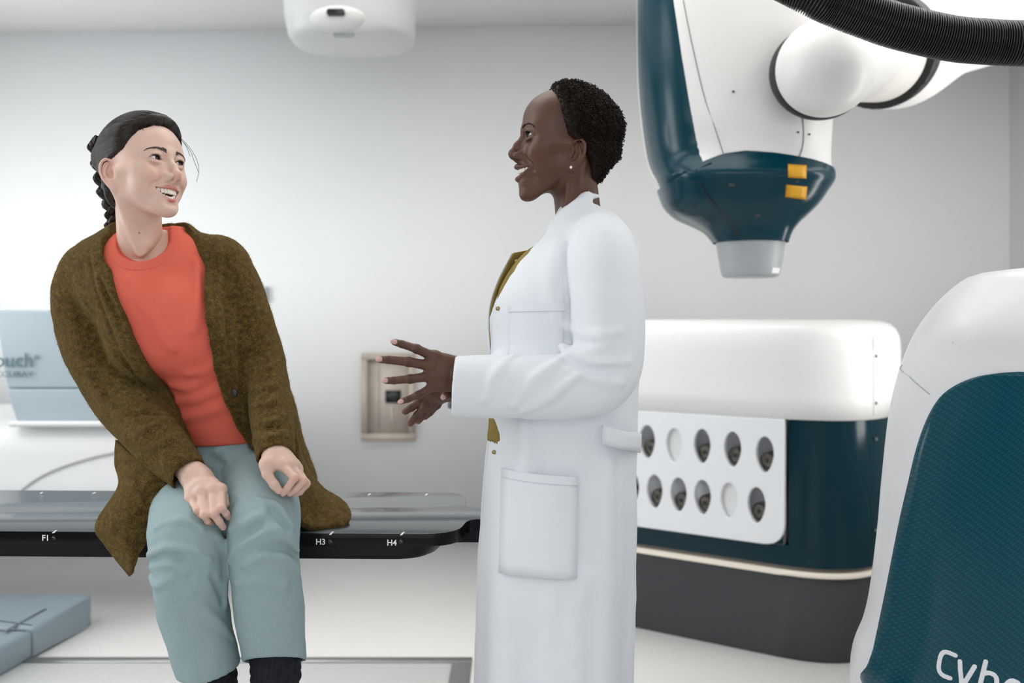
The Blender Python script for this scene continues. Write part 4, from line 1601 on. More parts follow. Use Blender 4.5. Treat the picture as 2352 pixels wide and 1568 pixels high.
        from_bm('bore', bm, bore, c, angle=30)
    dark = mat('cabinet_screw', (0.12, 0.12, 0.12), 0.4)
    q_ = C + f * 0.012 + r * 0.192                             # on the rounded corner
    for z in (1.10, 0.93, 0.80, 0.47):
        bm = bmesh.new(); bmesh.ops.create_uvsphere(bm, u_segments=10, v_segments=6, radius=0.0065, matrix=Matrix.Translation((q_[0], q_[1], z)))
        from_bm('screw', bm, dark, t)
    v, q = tubes_mesh([np.array([(q_[0] - 0.012, q_[1] - 0.010, z) for z in np.linspace(0.885, 1.17, 8)], F32)], [np.full(8, 0.002)], 4)
    mesh_np('lid_seam', v, q, mat('lid_seam_grey', (0.5, 0.5, 0.48), 0.6), t)
    x, z = face_xy(1647, 937)
    bm = bmesh.new(); bmesh.ops.create_uvsphere(bm, u_segments=10, v_segments=6, radius=0.005, matrix=Matrix.Translation(Fm @ Vector((x, z, -0.003))))
    from_bm('screw', bm, dark, t)


def make_pedestal():
    wm = mat('white_pedestal_cover', (0.74, 0.745, 0.755), 0.32)
    m = mat('teal_carbon_weave', TEAL, 0.17, spec=0.3)
    tc = nd(m, 'ShaderNodeTexCoord')
    mp = nd(m, 'ShaderNodeMapping'); mp.inputs['Rotation'].default_value = (0, math.radians(48), 0)
    lk(m, tc.outputs['Object'], mp.inputs[0])
    wv = nd(m, 'ShaderNodeTexWave', wave_type='BANDS', bands_direction='X'); wv.inputs['Scale'].default_value = 30; wv.inputs['Distortion'].default_value = 0.3
    wv2 = nd(m, 'ShaderNodeTexWave', wave_type='BANDS', bands_direction='Z'); wv2.inputs['Scale'].default_value = 60
    lk(m, mp.outputs[0], wv.inputs[0]); lk(m, mp.outputs[0], wv2.inputs[0])
    ml = nd(m, 'ShaderNodeMath', operation='MULTIPLY'); lk(m, wv.outputs[1], ml.inputs[0]); lk(m, wv2.outputs[1], ml.inputs[1])
    r = ramp(m, ml.outputs[0], [(0.05, (0.0006, 0.050, 0.074)), (0.9, (0.0012, 0.086, 0.122))])
    lk(m, r.outputs[0], bsdf(m).inputs['Base Color'])
    # the machine faces the camera: its own axes are turned to the line of sight
    cpx, cy = 2385, 2.12
    th = math.atan((cpx - 1176) / FPX)
    cx = (cpx - 1176) / FPX * cy
    dist = math.hypot(cx, cy)
    rot = np.array([[math.cos(th), math.sin(th)], [-math.sin(th), math.cos(th)]], F32).T      # local (x, y) rows -> world
    t = thing('robot_pedestal', 'tall white arched machine cover with glossy teal woven front and white lettering', 'machine cover', (cx, cy, 0))
    left = [(619, 2330), (624, 2290), (640, 2222), (690, 2160), (750, 2112), (810, 2082), (870, 2062), (950, 2044), (1080, 2029), (1200, 2018), (1330, 2001), (1400, 1985), (1450, 1964), (1490, 1956), (1540, 1956), (1568, 1962), (1640, 1955), (2000, 1945)]
    dep = {619: .09, 624: .14, 640: .20, 690: .265}
    rows = []
    for py, px in left:
        w = dist * math.sin(th - math.atan((px - 1176) / FPX))
        ys = cy + w * math.sin(th)
        rows.append((CAMZ - (py - HOR) / FPX * ys, -w, w, dep.get(py, .31), 0.0))
    rows.append((0.0, -rows[-1][2], rows[-1][2], .31, 0.0))
    s = Shell(rows, 2.5)
    def world(V):
        V = np.array(V, F32)
        V[..., :2] = V[..., :2] @ rot + A(cx, cy)
        return V
    top = max(r_[0] for r_ in rows)
    v, q = s.ring(top, 0.0, 150, 120)
    n = len(v); v = np.vstack([v, [[0, 0, top + 0.002]]])
    mesh_np('cover', world(v), q, wm, t, tris=[((i + 1) % 120, i, n) for i in range(120)])
    def on(px, py, lift=0.0, full=False):
        """Where the sight line through a pixel meets the front."""
        dr = np.array([(px - 1176) / FPX, 1.0, -(py - HOR) / FPX])
        best, lo_, hi_ = None, 1.2, 2.6
        ts = np.linspace(lo_, hi_, 700)
        P = dr[None] * ts[:, None] + A(0, 0, CAMZ)
        L = P.copy(); L[:, :2] = (P[:, :2] - A(cx, cy)) @ rot.T
        sw = np.interp(L[:, 2], s.s[:, 0], s.s[:, 2])
        u = np.clip(L[:, 0] / np.maximum(sw, 1e-4), -1, 1)
        f_ = s.pt(u, L[:, 2], True, lift)[:, 1]
        hit = np.argmax((L[:, 1] >= f_) & (np.abs(L[:, 0]) <= sw * 1.001))
        return (float(u[hit]), float(L[hit, 2])) if full else world(s.pt(u[hit:hit + 1], L[hit:hit + 1, 2], True, lift))[0]
    te = [(852, 2352), (857, 2285), (870, 2222), (900, 2166), (945, 2131), (1020, 2101), (1120, 2076), (1230, 2051), (1380, 2021), (1450, 2006), (1490, 1997), (1520, 1986), (1531, 1978), (1545, 1968), (1566, 1975)]
    uz = np.array([on(b, a, 0.0, True) for a, b in te])
    ztop = uz[0, 1]
    uz = np.vstack([[0.0, ztop + 0.0008], [uz[0, 0], ztop], uz[1:], [uz[-1, 0] - 0.02, 0.4], [uz[-1, 0] - 0.02, 0.05]])
    zs = np.concatenate([np.linspace(ztop, ztop - 0.06, 50), np.linspace(ztop - 0.064, 0.06, 100)])
    sz = spline(uz[1:-2], 6)
    sz = np.vstack([uz[:1], sz, uz[-2:]])
    ulo = np.interp(-zs, -sz[:, 1], sz[:, 0])
    V, Q = s.patch(zs, ulo, -ulo, 72, 0.004, 0.0)
    mesh_np('front_cover', world(V), Q[:, ::-1], m, t)
    # moulding line where the hood meets the side
    line = mat('grey_seam', (0.42, 0.44, 0.45), 0.6)
    p = spline(np.array([on(*q_) for q_ in ((2068, 818), (2072, 838), (2090, 865), (2115, 888), (2136, 905))]), 6)
    v, q = tubes_mesh([p], [np.full(len(p), 0.0012)], 4); mesh_np('hood_seam', v, q, line, t)
    # lettering, drawn stroke by stroke on the curved front
    ink = mat('white_lettering', (0.80, 0.81, 0.83), 0.45)
    k, ox, oy = 1 / 8.647, 2080, 1450
    C_ = [(1010, 470), (900, 425), (820, 405), (765, 420), (725, 470), (700, 560), (685, 650), (680, 720), (700, 800), (750, 860), (820, 895), (905, 925)]
    y1 = [(1098, 590), (1105, 750), (1118, 900), (1128, 1020)]; y2 = [(1388, 690), (1290, 850), (1180, 1030), (1090, 1190), (1020, 1330)]
    b1 = [(1605, 595), (1565, 760), (1520, 940), (1480, 1110), (1455, 1230)]; b2 = [(1580, 830), (1650, 815), (1730, 835), (1790, 880), (1820, 950), (1815, 1040), (1785, 1140), (1720, 1230), (1620, 1265), (1500, 1240)]
    e1 = [(1960, 1190), (2100, 1230), (2290, 1270), (2300, 1150), (2250, 1030), (2140, 970), (2050, 1000), (1975, 1100), (1950, 1220), (1990, 1330), (2120, 1410)]
    for nm, strokes in (('letter', [C_]), ('letter', [y1, y2]), ('letter', [b1, b2]), ('letter', [e1])):
        L = Model()
        allp = []
        for st in strokes:
            pp = spline(np.array(st, F32), 4)
            P = np.array([on(ox + a * k, oy + b * k, 0.004) for a, b in pp], F32)
            allp.append(P)
            for a, b in zip(P[:-1], P[1:]): L.add(cap(a, b, 0.0044))
        lo, hi = bounds(*allp, pad=0.012)
        # only a skin-thin layer stands proud of the front
        def skin_(P_, d_):
            xy = (P_[:, :2] - A(cx, cy)) @ rot.T
            return np.maximum(d_, np.abs(xy[:, 1] - s.pt(s.u_of(xy[:, 0], P_[:, 2]), P_[:, 2], True, 0.0045)[:, 1]) - 0.0012).astype(F32)
        L.disp(skin_)
        v, q = L.mesh(lo, hi, 0.0011)
        mesh_np(nm, v, q, ink, t)

# ------------------------------------------------------------------ the standing doctor
def make_doctor():
    fp = dict(BASE_FACE)
    fp.update(skin=(0.092, 0.039, 0.022), flush=(0.12, 0.046, 0.026), flush_a=0.35, lip=(0.11, 0.040, 0.034), socket=(0.05, 0.022, 0.014), socket_a=0.4,
              brow=(0.012, 0.008, 0.006), mouth_in=(0.03, 0.008, 0.008), lip_x=103, mouth_w=31, corner_z=-62, lip_up_z=-66, lip_lo_z=-81, lower_x=-2,
              lipr_u=5.2, lipr_l=5.8, arch=24, hollow=0.5, chin=(80, 0, -115), jaw_w=42, fold=11, low_teeth=-2.5, tooth_h=10, tooth_w=6.2, under=0.5, eye_up=3.8, ear_k=1.05, ear_off=(4, 0, -26),
              nose=dict(mid=(104, 0, -18), mid_r=6.8, tip=(121, 0, -35), tip_r=9.5, wing=12.5, base_x=104, base_z=-48),
              brow_line=[(95, 10, 15, 2.4), (94, 20, 19, 2.4), (89, 32, 21, 1.8), (81, 43, 18, 1.2), (75, 49, 13, 0.5)])
    yaw, pitch, roll = -83, 4, 0
    R = basis(yaw, pitch, roll)
    o = P3(1306, 325, 2.03)
    Mh, F = head_model(fp)
    cut_eyes(Mh, fp)
    inv = lambda p: (np.asarray(p, F32) - o) @ R
    Mh.add(cap(mm(-14, 0, -60), inv(P3(1336, 560, 2.05)), 0.045, 0.048), 0.022)
    Mh.add(cap(mm(-18, 52, -45), inv(P3(1285, 545, 2.0)), 0.011, 0.010), 0.020)
    Mh.add(ell(inv(P3(1345, 600, 2.05)), (0.06, 0.085, 0.05)), 0.05)
    V, Q = Mh.mesh(mm(-120, -95, -260), mm(135, 100, 118), 0.0015)
    C = head_paint(V, fp, F)
    # a haze of stubble-short hair at the temple
    C = paint(V, C, ell(mm(24, 64, 30), mm(16, 14, 30)), (0.03, 0.016, 0.011), 0.02, 0.55)
    head = (xf(V, R, o), Q, C)
    sk = np.asarray(fp['skin'], F32)
    joint = (0.042, 0.020, 0.015)
    nailc = (0.56, 0.36, 0.31)

    def hand(wrist, fingers, thumb, nails, arm_to, carp=None, **kw):
        M = hand_model(wrist, fingers, thumb, carp=carp, **kw)
        M.add(cap(wrist, arm_to, 0.026, 0.030), 0.02)
        pts = [wrist, arm_to] + list(fingers) + ([thumb] if thumb is not None else [])
        lo, hi = bounds(*pts)
        if kw.get('extra'):
            for g in kw['extra']:
                M.add(g, 0.004)
        for nf in nails:
            M.add(nf, 0.0008)
        V, Q = M.mesh(lo, hi, 0.0012)
        C = np.tile(sk, (len(V), 1))
        for fg in fingers:
            for j, a in ((1, .65), (2, .5)):
                C = paint(V, C, ell(fg[j], (0.006, 0.012, 0.009)), joint, 0.006, a)
            C = paint(V, C, sph(fg[3], 0.0085), (0.20, 0.085, 0.062), 0.007, 0.5)
        for nf in nails:
            C = paint(V, C, lambda P: nf(P) - 0.0004, nailc, 0.0008)
        return V, Q, C

    D = 1.845
    lf = [[P3(999, 820, D), P3(957, 801, D - .008), P3(923, 790, D), P3(899, 783.5, D + .004)],
          [P3(994, 841, D - .006), P3(939, 831, D - .014), P3(893, 826, D - .006), P3(866, 825, D)],
          [P3(994, 863, D - .006), P3(942, 870, D - .014), P3(905, 873.5, D - .006), P3(879, 874, D)],
          [P3(999, 884, D), P3(962, 906, D - .006), P3(939, 916, D), P3(915, 924, D + .004)]]
    carp = [P3(1060, 836, D + .012), P3(1062, 851, D + .006), P3(1062, 868, D + .006), P3(1060, 886, D + .012)]
    bk = (0.05, -1, 0.1)
    nl = [nail_f(f[3], f[2], bk, r=0.0062 if i < 3 else 0.0054) for i, f in enumerate(lf)]
    tl = [P3(1046, 842, D + .03), P3(1015, 838, D + .05), P3(990, 836, D + .06), P3(966, 838, D + .065)]
    lh = hand(P3(1075, 868, D + .008), lf, tl, nl, P3(1140, 878, D + .02), carp=carp, palm_r=0.0125)
    # tendons on the back of the hand are raised lines
    D2 = 1.905
    rf = [[P3(988, 898, D2), P3(966, 921, D2), P3(945, 936, D2), P3(924, 949, D2)],
          [P3(1000, 905, D2), P3(978, 931, D2 - .004), P3(957, 955, D2), P3(938, 978, D2)],
          [P3(1010, 908, D2 + .012), P3(994, 930, D2 + .008), P3(974, 952, D2 + .01), P3(956, 972, D2 + .01)],
          [P3(1018, 908, D2 + .026), P3(1004, 930, D2 + .026), P3(988, 948, D2 + .026), P3(972, 962, D2 + .026)]]
    tr = [P3(1030, 880, D2 - .01), P3(1032, 895, D2 - .03), P3(1026, 906, D2 - .036), P3(1014, 917, D2 - .038)]
    nr = [nail_f(tr[3], tr[2], (-0.1, -1, 0.1), r=0.0060)]
    wr = P3(1042, 882, D2 + .012)
    rh = hand(wr, rf, tr, nr, P3(1110, 880, D2 + .03), extra=[tube([PR(1020, 860, D2, .009), PR(1028, 825, D2 - .004, .008), PR(1025, 806, D2 - .008, .006)])])

    # body under the clothes
    cd = 2.05                                              # depth of the body's mid plane
    X = lambda px, d=cd: float(at(px, 735, d).x)
    Z = lambda py, d=cd: float(at(1176, py, d).z)
    B = Model()
    B.add(loft([(Z(560), X(1285), X(1415), cd - .10, cd + .10), (Z(600), X(1265), X(1425), cd - .13, cd + .13), (Z(700), X(1235), X(1425), cd - .13, cd + .13), (Z(850), X(1215), X(1410), cd - .11, cd + .11),
                (Z(1000), X(1200), X(1410), cd - .12, cd + .12), (Z(1140), X(1210), X(1410), cd - .12, cd + .12)]))
    for s in (-1, 1):
        B.add(cap((X(1310), cd + s * .07, Z(1120)), (X(1275), cd + s * .075, 0.50), 0.062, 0.045), 0.03)
        B.add(cap((X(1275), cd + s * .075, 0.50), (X(1290), cd + s * .075, 0.10), 0.042, 0.034), 0.02)
    elN, elF = P3(1395, 885, 1.87), P3(1380, 885, 2.24)
    B.add(cap(P3(1375, 580, 1.90), elN, 0.044, 0.036), 0.02); B.add(cap(elN, P3(1140, 878, D + .02), 0.036, 0.028), 0.01)
    B.add(cap(P3(1375, 590, 2.22), elF, 0.044, 0.036), 0.02); B.add(cap(elF, P3(1110, 880, D2 + .03), 0.036, 0.028), 0.01)
    V, Q = B.mesh(A(-.15, 1.75, 0.05), A(.4, 2.35, 1.4), 0.008)
    body = (V, Q, np.tile(sk, (len(V), 1)))
    V, Q, C = join_np([head, lh, rh, body])
    skin = vcol_skin('dark_skin', 0.46, 0.06, (1.0, 0.4, 0.25), spec=0.38)
    person = mesh_np('person', V, Q, skin, None, C)
    tag(person, 'standing person in a long white coat with short coily hair, hands spread open', 'person')

    white = bpy.data.materials.get('eye_white') or mat('eye_white', (0.80, 0.77, 0.75), 0.12)
    iris = mat('dark_iris', (0.025, 0.012, 0.008), 0.12)
    pupil = bpy.data.materials.get('pupil') or mat('pupil', (0.004, 0.004, 0.004), 0.08)
    hairm = mat('black_coily_hair', (0.017, 0.010, 0.007), 0.6, spec=0.25)
    for s in (1, -1):
        eyeball('eyeball', s, (0, -3), R, o, [white, iris, pupil], person)
        v, q = brow_np(fp, s, R, o, 21 + s, Mh); mesh_np('eyebrow', v, q, hairm, person)
        v, q = lash_np(dict(fp, lash=8), s, R, o); mesh_np('eyelashes', v, q, hairm, person)
    v, q = teeth_np(fp, R, o)
    mesh_np('teeth', v, q, bpy.data.materials.get('tooth') or mat('tooth', (0.84, 0.79, 0.70), 0.18), person)
    bm = bmesh.new()
    ef, eo, eu = ear_frame(1)
    e = (np.array([-6, 69, -38.0]) + (2 * ef + 2.5 * eo - 25 * eu) * 1.05) * 0.001
    bmesh.ops.create_uvsphere(bm, u_segments=16, v_segments=10, radius=0.0032, matrix=Matrix.Translation(Vector(R @ e.astype(F32) + o)))
    st = from_bm('earring', bm, mat('pearl', (0.85, 0.82, 0.78), 0.12, spec=0.8), person)

    # hair: a cap with a coil at every point
    rng = np.random.RandomState(8)
    skull = head_model(fp, base_only=True)
    skull.add(cap(mm(-24, 0, -20), mm(-22, 0, -80), 0.047, 0.041), 0.03)
    line = [(-100, -150, 1), (-82, -140, 2), (-78, -50, 3), (-68, -46, 6), (-44, -40, 14), (-27, -26, 21), (-14, -8, 20), (0, 12, 14), (10, 18, 16), (30, 24, 19), (50, 30, 18), (70, 36, 14), (88, 42, 10), (120, 52, 9)]
    hf = hair_cap(skull, line, 9, seed=3, lump=0.004, lump_s=42, side_k=0.55)
    HM = Model(); HM.add(hf, 0, 'u', None, None)
    V, Q = HM.mesh(mm(-135, -100, -105), mm(80, 100, 140), 0.003)
    hair = mesh_np('hair', xf(V, R, o), Q, hairm, person)
    w = np.where((HM(V) < 0.003) & (np.interp(V[:, 2], np.array([r[0] for r in line]) * .001, np.array([r[1] for r in line]) * .001) - V[:, 0] > -0.001), 1.0, 0)
    idx = rng.choice(len(V), 9500, p=w / w.sum())
    eps = 0.002
    P = V[idx]
    n = np.stack([HM(P + A(eps, 0, 0)) - HM(P - A(eps, 0, 0)), HM(P + A(0, eps, 0)) - HM(P - A(0, eps, 0)), HM(P + A(0, 0, eps)) - HM(P - A(0, 0, eps))], 1)
    n /= np.linalg.norm(n, axis=1, keepdims=True) + 1e-9
    far = np.clip((np.interp(P[:, 2], np.array([r[0] for r in line]) * .001, np.array([r[1] for r in line]) * .001) - P[:, 0]) / 0.03, 0.12, 1)
    t = np.linspace(0, 1, 11)
    paths, rad = [], []
    for p0, nn, fr in zip(P, n, far):
        L = rng.uniform(0.005, 0.011) * (0.35 + 0.65 * fr)
        d = nn + rng.normal(size=3) * 0.35; d /= np.linalg.norm(d)
        u = np.cross(d, rng.normal(size=3)); u /= np.linalg.norm(u); v = np.cross(d, u)
        a = t * 6.28 * rng.uniform(1.3, 2.4) + rng.uniform(0, 6.28)
        r = 0.0024 * (0.5 + 0.5 * fr) * np.minimum(1, 0.4 + t * 2)
        paths.append(p0 - nn * 0.002 + d * (t * L)[:, None] + u * (np.cos(a) * r)[:, None] + v * (np.sin(a) * r)[:, None])
        rad.append(0.00115 * (1 - 0.45 * t) * (0.6 + 0.4 * fr))
    v, q = tubes_mesh([xf(p, R, o) for p in paths], rad, 3)
    cl = mesh_np('curls', v, q, hairm, hair)
    cl['kind'] = 'stuff'
    make_coat(person, cd, X, Z)
    return person


def make_coat(person, cd, X, Z):
    m = mat('white_cotton_twill', (0.74, 0.765, 0.80), 0.75, spec=0.25)
    n = noise_node(m, 700, 2, 0.5, (1, 1, 0.3))
    bump(m, n.outputs[0], 0.12, 0.0004)
    rows = []
    tab = [  # py, front px, back px, depth half width
        (446, 1300, 1384, .062), (470, 1280, 1386, .072), (500, 1262, 1420, .105), (540, 1238, 1452, .155), (575, 1212, 1462, .185), (620, 1172, 1468, .195), (700, 1128, 1474, .19),
        (800, 1126, 1472, .18), (900, 1124, 1466, .175), (1000, 1120, 1464, .18), (1100, 1110, 1462, .19), (1250, 1098, 1460, .20), (1400, 1090, 1455, .21), (1568, 1084, 1449, .22), (1690, 1078, 1446, .225)]
    for py, f, b, h in tab:
        rows.append((Z(py), X(f), X(b), cd - h * 0.93, cd + h * 1.05))
    def ripple(a, z):
        k = np.clip((Z(1000) - z) / 0.4, 0, 1)
        return k * (0.007 * np.sin(5 * a + 0.6) + 0.0055 * np.sin(9 * a + 2.0 + 2 * z))
    base = loft(rows, ripple)
    K = Model()
    K.add(base)
    K.sub(lambda P: base(P) + 0.013, 0.001)                   # hollow shell
    # opening down the front: near edge and far edge
    near = np.array([(Z(q[1], 2.0), X(q[0], 2.0)) for q in ((1300, 440), (1274, 500), (1262, 530), (1222, 572), (1190, 605), (1160, 655), (1141, 690), (1124, 745), (1112, 800), (1085, 1000), (1000, 1700))], F32)[::-1]
    far = np.array([(Z(q[1], 2.08), X(q[0], 2.08)) for q in ((1330, 440), (1310, 520), (1262, 560), (1215, 574), (1182, 581), (1160, 625), (1132, 690), (1112, 745), (1104, 800), (1080, 1000), (1000, 1700))], F32)[::-1]
    def slot(P):
        z = P[:, 2]
        xn = np.interp(z, near[:, 0], near[:, 1]).astype(F32); xf_ = np.interp(z, far[:, 0], far[:, 1]).astype(F32)
        t = np.clip((P[:, 1] - (cd - .03)) / 0.06, 0, 1)
        lim = xn + (xf_ - xn) * (t * t * (3 - 2 * t))
        return (P[:, 0] - lim) * 0.8
    K.sub(slot, 0.001)
    def seam(P):                                              # the two fronts overlap below: a narrow slit
        return np.maximum(np.abs(P[:, 1] - cd + 0.02) - 0.006, P[:, 0] - X(1250)).astype(F32)
    K.sub(seam, 0.002)
    neck = cap(P3(1335, 380, 2.05), P3(1338, 500, 2.05), 0.062, 0.062)
    K.sub(neck, 0.002)
    # stand-up collar at the back of the neck
    K.add(tube([PR(1264, 528, 1.995, .006), PR(1296, 488, 1.985, .007), PR(1335, 460, 1.985, .007), PR(1362, 451, 2.01, .007), PR(1370, 453, 2.05, .007), PR(1362, 456, 2.09, .007), PR(1330, 470, 2.12, .007)], 5), 0.014)
    # sleeves
    K.add(tube([PR(1372, 556, 1.93, .058), PR(1384, 600, 1.895, .068), PR(1394, 700, 1.872, .069), PR(1398, 800, 1.865, .066), PR(1378, 868, 1.862, .064), PR(1300, 886, 1.858, .062), PR(1200, 889, 1.855, .0585), PR(1100, 888, 1.853, .0575), PR(1043, 887, 1.852, .0565)], 6), 0.012)
    K.add(tube([PR(1372, 566, 2.2, .058), PR(1390, 700, 2.25, .066), PR(1385, 860, 2.24, .064), PR(1300, 880, 2.12, .060), PR(1150, 876, 1.98, .056), PR(1046, 882, 1.925, .052)], 6), 0.012)
    for rows_ in ([(1395, 790, 1.8, .004), (1340, 815, 1.79, .010), (1288, 795, 1.8, .006)], [(1440, 830, 1.8, .004), (1380, 840, 1.79, .010), (1310, 815, 1.8, .006)],
                  [(1425, 880, 1.8, .005), (1370, 872, 1.79, .009), (1310, 850, 1.8, .005)], [(1290, 830, 1.8, .006), (1230, 870, 1.79, .007), (1180, 930, 1.8, .004)],
                  [(1330, 860, 1.8, .005), (1270, 905, 1.79, .007), (1200, 945, 1.8, .003)], [(1180, 820, 1.8, .004), (1140, 860, 1.79, .006), (1110, 920, 1.8, .003)],
                  [(1420, 760, 1.8, .004), (1370, 770, 1.79, .008), (1310, 750, 1.8, .004)]):
        folds(K, [rows_], 0.011, amp=1.35)
    folds(K, [[(1300, 560, 1.9, .003), (1294, 640, 1.88, .006), (1302, 720, 1.88, .007), (1300, 790, 1.88, .005)]], 0.012, True)
    folds(K, [[(1420, 850, 1.8, .003), (1350, 845, 1.8, .006), (1300, 825, 1.8, .003)]], 0.016, True)
    # long soft folds
    folds(K, [[(1278, 560, 1.9, .003), (1270, 660, 1.88, .005), (1280, 740, 1.88, .003)], [(1400, 1080, 1.85, .003), (1392, 1250, 1.84, .007), (1385, 1450, 1.83, .008), (1380, 1650, 1.83, .008)],
              [(1345, 1330, 1.85, .003), (1330, 1450, 1.84, .006), (1325, 1650, 1.83, .007)], [(1210, 980, 1.86, .004), (1215, 1040, 1.86, .006), (1208, 1090, 1.86, .003)]], 0.04)
    K.disp(lambda P, d: d + 0.0016 * fbm(P, 5, 12) + 0.0011 * fbm(P * A(1, 1, 0.6), 15, 14))
    for a, b, r in ((P3(1110, 888, 1.853), P3(1030, 887, 1.852), .051), (P3(1100, 878, 1.94), P3(1036, 882, 1.915), .046)):
        K.sub(cap(a, b, r * 0.86, r), 0.002)
    for c, nx in ((P3(1042, 887, 1.852), (-1, 0, 0.06)), (P3(1036, 886, 1.925), (-1, -0.3, 0.1))):
        nn = np.array(nx) / np.linalg.norm(nx)
        def f(P, c=c, nn=nn):
            return np.maximum(-((P - c) @ nn.astype(F32)), np.linalg.norm(P - c, axis=1) - 0.085).astype(F32)
        K.sub(f, 0.003)
    K.cut(lambda P: 0.42 - P[:, 2], 0.002)
    V, Q = K.mesh(A(-.20, 1.76, 0.40), A(.36, 2.36, 1.50), 0.0034)
    coat = mesh_np('coat', V, Q, m, person)
    surf = K
    def patch(name, quad, lift, nu=10, nv=8, thick=0.004):
        """A piece of the same cloth laid on the near side of the coat; quad: four corners in order round."""
        q = np.array(quad, F32)
        us, vs = np.linspace(0, 1, nu), np.linspace(0, 1, nv)
        g = []
        for u in us:
            a = q[0] + (q[3] - q[0]) * u; b = q[1] + (q[2] - q[1]) * u
            g.append([a + (b - a) * v for v in vs])
        g = np.array(g, F32).reshape(-1, 2)
        P = np.array([at(x, y, 1.88) for x, y in g], F32)
        P = snap(base, P, A(0, -1, 0), 0.12, 60) + A(0, -lift, 0)
        V, Q = grid_sheet(P.reshape(nu, nv, 3), 1, 1, thick)
        return mesh_np(name, V, Q, m, coat)
    patch('pocket', [(1152, 1086), (1326, 1094), (1322, 1322), (1146, 1322)], 0.0075)
    patch('pocket', [(1168, 702), (1296, 700), (1290, 836), (1168, 840)], 0.0075)
    patch('pocket_hem', [(1152, 1084), (1327, 1092), (1327, 1112), (1152, 1104)], 0.0105)
    patch('pocket_hem', [(1168, 699), (1297, 697), (1297, 714), (1168, 716)], 0.0105)
    # half belt at the back
    P = np.array([[at(1383, 974, 1.875), at(1430, 988, 1.90), at(1458, 992, 1.97), at(1466, 996, 2.06)], [at(1384, 1018, 1.875), at(1428, 1030, 1.90), at(1456, 1036, 1.97), at(1464, 1040, 2.06)]], F32)
    P[:, :2, 1] -= 0.008
    P[:, 2:, 0] += 0.004
    V, Q = grid_sheet(P, 3, 6, 0.006)
    mesh_np('belt_tab', V, Q, m, coat)
    # the far lapel: a white edge with its olive facing turned towards us
    fac = vary('olive_facing', (0.20, 0.145, 0.035), (0.26, 0.19, 0.05), 30, 0.8, spec=0.2)
    outer = [(1180, 581), (1163, 612), (1147, 645), (1133, 684), (1126, 722), (1126, 762), (1130, 815)]
    inner = [(1222, 573), (1196, 606), (1172, 640), (1150, 684), (1140, 722), (1136, 762), (1132, 815)]
    g = [[P3(a[0] + (b[0] - a[0]) * s_, a[1] + (b[1] - a[1]) * s_, 2.045 + 0.02 * s_) for s_ in (0, 0.4, 1)] for a, b in zip(outer, inner)]
    V, Q = grid_sheet(g, 5, 4, 0.003)
    mesh_np('lapel_facing', V, Q, fac, coat)
    g = [[P3(a[0] - 5 + 9 * s_, a[1], 2.047 + 0.022 * s_) for s_ in (0, 0.5, 1)] for a in outer]
    V, Q = grid_sheet(g, 5, 3, 0.004)
    mesh_np('lapel_edge', V, Q, m, coat)
    # press studs
    stud = mat('brass_stud', (0.35, 0.26, 0.14), 0.3, metal=1.0)
    for (px, py) in ((1144, 708), (1135, 1042), (1188, 600)):
        p = np.array([at(px, py, 1.95)], F32)
        p = snap(base, p, A(0, -1, 0), 0.2, 80)[0] if py > 650 else P3(px, py, 2.043)
        bm = bmesh.new()
        bmesh.ops.create_uvsphere(bm, u_segments=16, v_segments=8, radius=0.0045, matrix=Matrix.Translation(Vector(p) + Vector((-0.001, -0.003, 0))) @ Matrix.Diagonal((1, 0.5, 1, 1)))
        from_bm('press_stud', bm, stud, coat)
    # olive shirt showing in the opening
    sh = vary('olive_cotton', (0.20, 0.145, 0.035), (0.26, 0.19, 0.05), 30, 0.8, spec=0.2)
    S = Model()
    S.add(loft([(Z(545), X(1275), X(1430), cd - .10, cd + .10), (Z(580), X(1205), X(1440), cd - .15, cd + .15), (Z(640), X(1160), X(1440), cd - .165, cd + .165), (Z(700), X(1140), X(1440), cd - .165, cd + .165), (Z(800), X(1136), X(1440), cd - .15, cd + .15),
                (Z(900), X(1128), X(1430), cd - .14, cd + .14), (Z(1008), X(1118), X(1430), cd - .15, cd + .15)]))
    S.disp(lambda P, d: d + 0.002 * fbm(P, 10, 4))
    S.sub(neck, 0.002)
    V, Q = S.mesh(A(-.10, 1.85, 0.95), A(.32, 2.25, 1.42), 0.005)
    mesh_np('shirt', V, Q, sh, person)
    # trousers and shoes below the coat
    tr = mat('pale_blue_cotton', (0.42, 0.55, 0.62), 0.8)
    T = Model()
    for s in (-1, 1):
        T.add(tube([[X(1300), cd + s * .07, Z(1150), .082], [X(1275), cd + s * .075, .6, .075], [X(1290), cd + s * .075, .12, .068]], 5), 0.01)
    T.add(loft([(Z(1160), X(1125), X(1420), cd - .13, cd + .13), (Z(1040), X(1135), X(1420), cd - .13, cd + .13)]), 0.03)
    V, Q = T.mesh(A(-.10, 1.83, 0.04), A(.32, 2.27, 0.98), 0.007)
    mesh_np('trousers', V, Q, tr, person)
    shm = mat('white_leather', (0.7, 0.7, 0.7), 0.4)
    for s in (-1, 1):
        H = Model()
        hp = A(X(1300), cd + s * .075, 0)
        H.add(cap(hp + A(.02, 0, .05), hp + A(-.15, 0, .035), 0.045, 0.036)); H.add(cap(hp + A(.01, 0, .05), hp + A(-.02, 0, .09), 0.043), 0.03)
        H.cut(plane(A(0, 0, 0.002), (0, 0, -1)), 0.006)
        V, Q = H.mesh(hp + A(-.22, -.07, -.02), hp + A(.1, .07, .16), 0.005)
        mesh_np('shoe', V, Q, shm, person)

